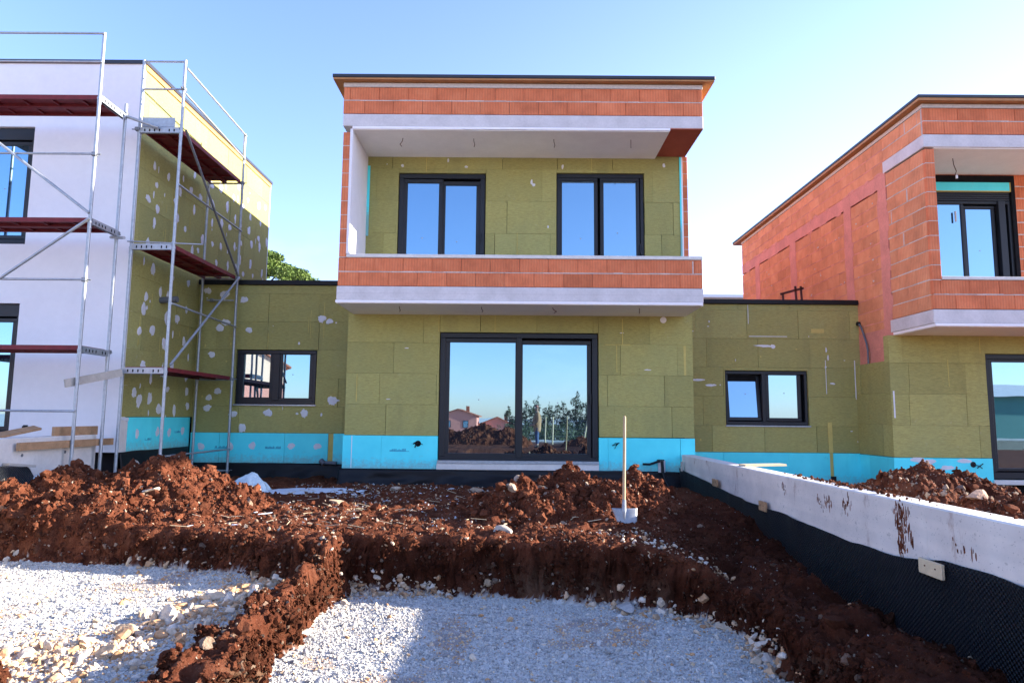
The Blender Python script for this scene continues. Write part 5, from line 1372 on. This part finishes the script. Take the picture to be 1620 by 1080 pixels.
fn = thing('field_fence', 'thin wooden post and wire fence mirrored in the right pane of the sliding door', 'fence', (3, -9, .4))
for (x, dx) in ((1.55, 0), (1.9, .02), (3.35, .25), (5.2, .05), (7.2, -.05)):
    mb = MB(); mb.tube((x, -9, .35), (x+dx, -9, 1.75), .035, 8); mb.build('post', M['pale_wood'], fn)
for z in (.8, 1.15, 1.55):
    mb = MB(); mb.tube((1.55, -9.03, z), (7.2, -9.03, z+.03), .005, 5); mb.build('wire', M['zinc'], fn)

# =================================================================== PERSON (standing behind the camera, mirrored in the door)
def skin_obj(name, nodes, edges, mat, parent, root=0, sub=2):
    me = bpy.data.meshes.new(name); c = Vector(nodes[root][0])
    me.from_pydata([Vector(p)-c for p, _ in nodes], [e for e in edges], [])
    o = link_mesh(name, me, parent, c); me.materials.append(mat)
    md = o.modifiers.new('skin', 'SKIN'); md.use_smooth_shade = True
    for i, (p, rd) in enumerate(nodes):
        v = me.skin_vertices[0].data[i]; v.radius = rd if hasattr(rd, '__len__') else (rd, rd); v.use_root = (i == root)
    s = o.modifiers.new('sub', 'SUBSURF'); s.levels = sub; s.render_levels = sub
    return o
px_, py_, pz_ = .94, -3.4, float(ground_z(.94, -3.4))+.02
pe = thing('person', 'person in brown coat, blue jeans and knitted hat standing sideways mirrored in the door', 'person', (px_, py_, pz_))
def PP(x, y, z): return (px_+x, py_+y, pz_+z)   # faces -X (left in the mirror is the same side)
nodes = [(PP(0,0,.92), (.13,.15)), (PP(0,0,1.10), (.11,.13)), (PP(-.01,0,1.28), (.12,.15)), (PP(0,0,1.42), (.06,.07)), (PP(-.01,0,1.49), .05), (PP(-.03,0,1.56), (.072,.062)), (PP(-.03,0,1.65), (.07,.062)),
  (PP(0,.10,.88), .085), (PP(-.02,.10,.50), .058), (PP(.02,.10,.10), .042), (PP(-.10,.10,.04), .035), (PP(0,-.10,.88), .085), (PP(.01,-.10,.50), .058), (PP(.05,-.10,.10), .042), (PP(-.07,-.10,.04), .035),
  (PP(0,.19,1.37), .058), (PP(.03,.22,1.10), .045), (PP(-.12,.20,.93), .034), (PP(-.19,.19,.92), (.038,.018)), (PP(0,-.19,1.37), .058), (PP(.03,-.22,1.10), .045), (PP(-.12,-.20,.93), .034), (PP(-.19,-.19,.92), (.038,.018))]
edges = [(0,1),(1,2),(2,3),(3,4),(4,5),(5,6),(0,7),(7,8),(8,9),(9,10),(0,11),(11,12),(12,13),(13,14),(2,15),(15,16),(16,17),(17,18),(2,19),(19,20),(20,21),(21,22)]
for s, hnd in ((1, 18), (-1, 22)):
    hb = nodes[hnd][0]
    for f in range(4):
        b = len(nodes); dz = .030-.020*f; L = (.034, .04, .037, .029)[f]
        nodes.append(((hb[0]-.04, hb[1]-s*.004, hb[2]+dz), .009)); nodes.append(((hb[0]-.04-L, hb[1]-s*.012, hb[2]+dz-.012), .008)); nodes.append(((hb[0]-.045-L*1.4, hb[1]-s*.022, hb[2]+dz-.034), .007))
        edges += [(hnd, b), (b, b+1), (b+1, b+2)]
    b = len(nodes); nodes.append(((hb[0]+.0, hb[1]-s*.022, hb[2]+.034), .010)); nodes.append(((hb[0]-.035, hb[1]-s*.035, hb[2]+.045), .008)); edges += [(hnd, b), (b, b+1)]
b = len(nodes); nodes.append((PP(-.105, 0, 1.575), .014)); edges.append((5, b))
for s in (-1, 1):
    b = len(nodes); nodes.append((PP(-.02, s*.075, 1.58), (.02,.012))); edges.append((5, b))
skin_obj('body', nodes, edges, M['skin'], pe)
coat = [(PP(.0,0,.60), (.17,.22)), (PP(.0,0,.95), (.16,.20)), (PP(-.01,0,1.15), (.15,.19)), (PP(-.01,0,1.36), (.13,.17)), (PP(0,0,1.46), (.075,.08)),
  (PP(0,.22,1.37), .085), (PP(.035,.25,1.10), .072), (PP(-.10,.22,.94), .055), (PP(0,-.22,1.37), .085), (PP(.035,-.25,1.10), .072), (PP(-.10,-.22,.94), .055)]
skin_obj('coat', coat, [(0,1),(1,2),(2,3),(3,4),(3,5),(5,6),(6,7),(3,8),(8,9),(9,10)], M['cloth_coat'], pe, 1)
for s, dx in ((1, -.02), (-1, .01)):
    skin_obj('trouser_leg', [(PP(0, s*.10, .86), .10), (PP(dx, s*.10, .50), .075), (PP(dx+.04, s*.10, .14), .06)], [(0,1),(1,2)], M['cloth_jeans'], pe)
    skin_obj('boot', [(PP(dx+.045, s*.10, .15), .058), (PP(dx+.045, s*.10, .05), .05), (PP(dx-.10, s*.10, .035), (.042,.036))], [(0,1),(1,2)], M['boot'], pe)
skin_obj('hat', [(PP(-.025, 0, 1.625), (.088,.08)), (PP(-.02, 0, 1.68), (.085,.078)), (PP(-.01, 0, 1.735), (.05,.05))], [(0,1),(1,2)], M['cloth_hat'], pe)
skin_obj('hair', [(PP(.03, 0, 1.60), (.06,.075)), (PP(.045, 0, 1.53), (.05,.07)), (PP(.05, 0, 1.47), (.035,.06))], [(0,1),(1,2)], M['hair'], pe)
mb = MB()
for s in (-1, 1): mb.tube(PP(-.098, s*.028, 1.600), PP(-.088, s*.028, 1.600), .009, 8)
mb.tube(PP(-.095, -.02, 1.535), PP(-.095, .02, 1.535), .006, 6)
mb.build('face_features', M['boot'], pe)

# =================================================================== LIGHT, SKY, CAMERA
sun_to = Vector((1, .125, .285)).normalized()
el = math.asin(sun_to.z)
ld = bpy.data.lights.new('sun', 'SUN'); ld.energy = SUN; ld.angle = R(.53); ld.color = SUNCOL
lo = bpy.data.objects.new('sun', ld); COL.objects.link(lo); lo.rotation_euler = (-sun_to).to_track_quat('-Z', 'Y').to_euler(); lo.location = (20, 2, 12)
w = bpy.data.worlds.new('World'); scene.world = w; w.use_nodes = True
nt = w.node_tree; bg = nt.nodes['Background']
sky = nt.nodes.new('ShaderNodeTexSky'); sky.sky_type = 'NISHITA'; sky.sun_disc = False
sky.sun_elevation = el; sky.sun_rotation = math.atan2(sun_to.x, sun_to.y)
sky.air_density = AIR; sky.dust_density = DUST; sky.ozone_density = OZONE; sky.altitude = 50
bg.inputs['Strength'].default_value = SKY
# thin white cloud low in the sky, by direction
tc = nt.nodes.new('ShaderNodeTexCoord'); sep = nt.nodes.new('ShaderNodeSeparateXYZ'); nt.links.new(tc.outputs['Generated'], sep.inputs[0])
mp = nt.nodes.new('ShaderNodeMapping'); mp.inputs['Scale'].default_value = (1, 1, 2.6); nt.links.new(tc.outputs['Generated'], mp.inputs['Vector'])
nz = nt.nodes.new('ShaderNodeTexNoise'); nz.inputs['Scale'].default_value = 4.5; nz.inputs['Detail'].default_value = 9; nz.inputs['Roughness'].default_value = .58; nt.links.new(mp.outputs[0], nz.inputs['Vector'])
def mth(op, a, b=None, c=None):
    n = nt.nodes.new('ShaderNodeMath'); n.operation = op
    for i, v in enumerate((a, b, c)):
        if v is None: continue
        if hasattr(v, 'is_output'): nt.links.new(v, n.inputs[i])
        else: n.inputs[i].default_value = v
    return n.outputs[0]
def mr(v, a, b, c, d):
    n = nt.nodes.new('ShaderNodeMapRange'); n.interpolation_type = 'SMOOTHSTEP'
    for i, q in enumerate((v, a, b, c, d)):
        if hasattr(q, 'is_output'): nt.links.new(q, n.inputs[i])
        else: n.inputs[i].default_value = q
    return n.outputs[0]
low = mr(sep.outputs['Z'], .02, .34, 1, 0)
east = mr(sep.outputs['X'], -.45, .45, .15, 1.0)
front = mr(sep.outputs['Y'], -.1, .5, .35, 1.0)
cl = mr(nz.outputs['Fac'], .36, .72, 0, 1)
haze = mth('MULTIPLY', mth('MULTIPLY', mr(sep.outputs['Z'], .05, .75, 1, 0), mr(sep.outputs['X'], -.5, .75, 0, 1)), HAZE)
fac = mth('MAXIMUM', mth('MULTIPLY', mth('MULTIPLY', mth('MULTIPLY', cl, low), mth('MULTIPLY', east, front)), CLOUD), haze)
mx = nt.nodes.new('ShaderNodeMix'); mx.data_type = 'RGBA'; nt.links.new(fac, mx.inputs[0]); nt.links.new(sky.outputs[0], mx.inputs[6]); mx.inputs[7].default_value = CLOUDCOL
wb2 = nt.nodes.new('ShaderNodeMix'); wb2.data_type = 'RGBA'; wb2.blend_type = 'MULTIPLY'; wb2.inputs[0].default_value = 1; nt.links.new(mx.outputs[2], wb2.inputs[6]); wb2.inputs[7].default_value = SKYMUL
nt.links.new(wb2.outputs[2], bg.inputs['Color'])

cd = bpy.data.cameras.new('camera'); cam = bpy.data.objects.new('camera', cd); COL.objects.link(cam)
cd.sensor_width = 36; cd.lens = 24.0; cd.clip_start = .05; cd.clip_end = 6000
pitch, roll, yaw = R(6.34), R(.5), R(.2)
fw = Vector((-math.sin(yaw)*math.cos(pitch), math.cos(yaw)*math.cos(pitch), math.sin(pitch)))
r0 = Vector((math.cos(yaw), math.sin(yaw), 0)); u0 = r0.cross(fw)
rt = r0*math.cos(roll)+u0*math.sin(roll); up = -r0*math.sin(roll)+u0*math.cos(roll)
cam.matrix_world = Matrix(((rt.x, up.x, -fw.x, 0), (rt.y, up.y, -fw.y, 0), (rt.z, up.z, -fw.z, 1.7), (0, 0, 0, 1)))
scene.camera = cam
scene.view_settings.view_transform = 'Standard'; scene.view_settings.look = 'None'; scene.view_settings.gamma = 1; scene.view_settings.exposure = EXPO
scene.render.engine = 'CYCLES'
scene.cycles.max_bounces = 6; scene.cycles.diffuse_bounces = 4; scene.cycles.glossy_bounces = 3; scene.cycles.transparent_max_bounces = 4
scene.cycles.use_denoising = True
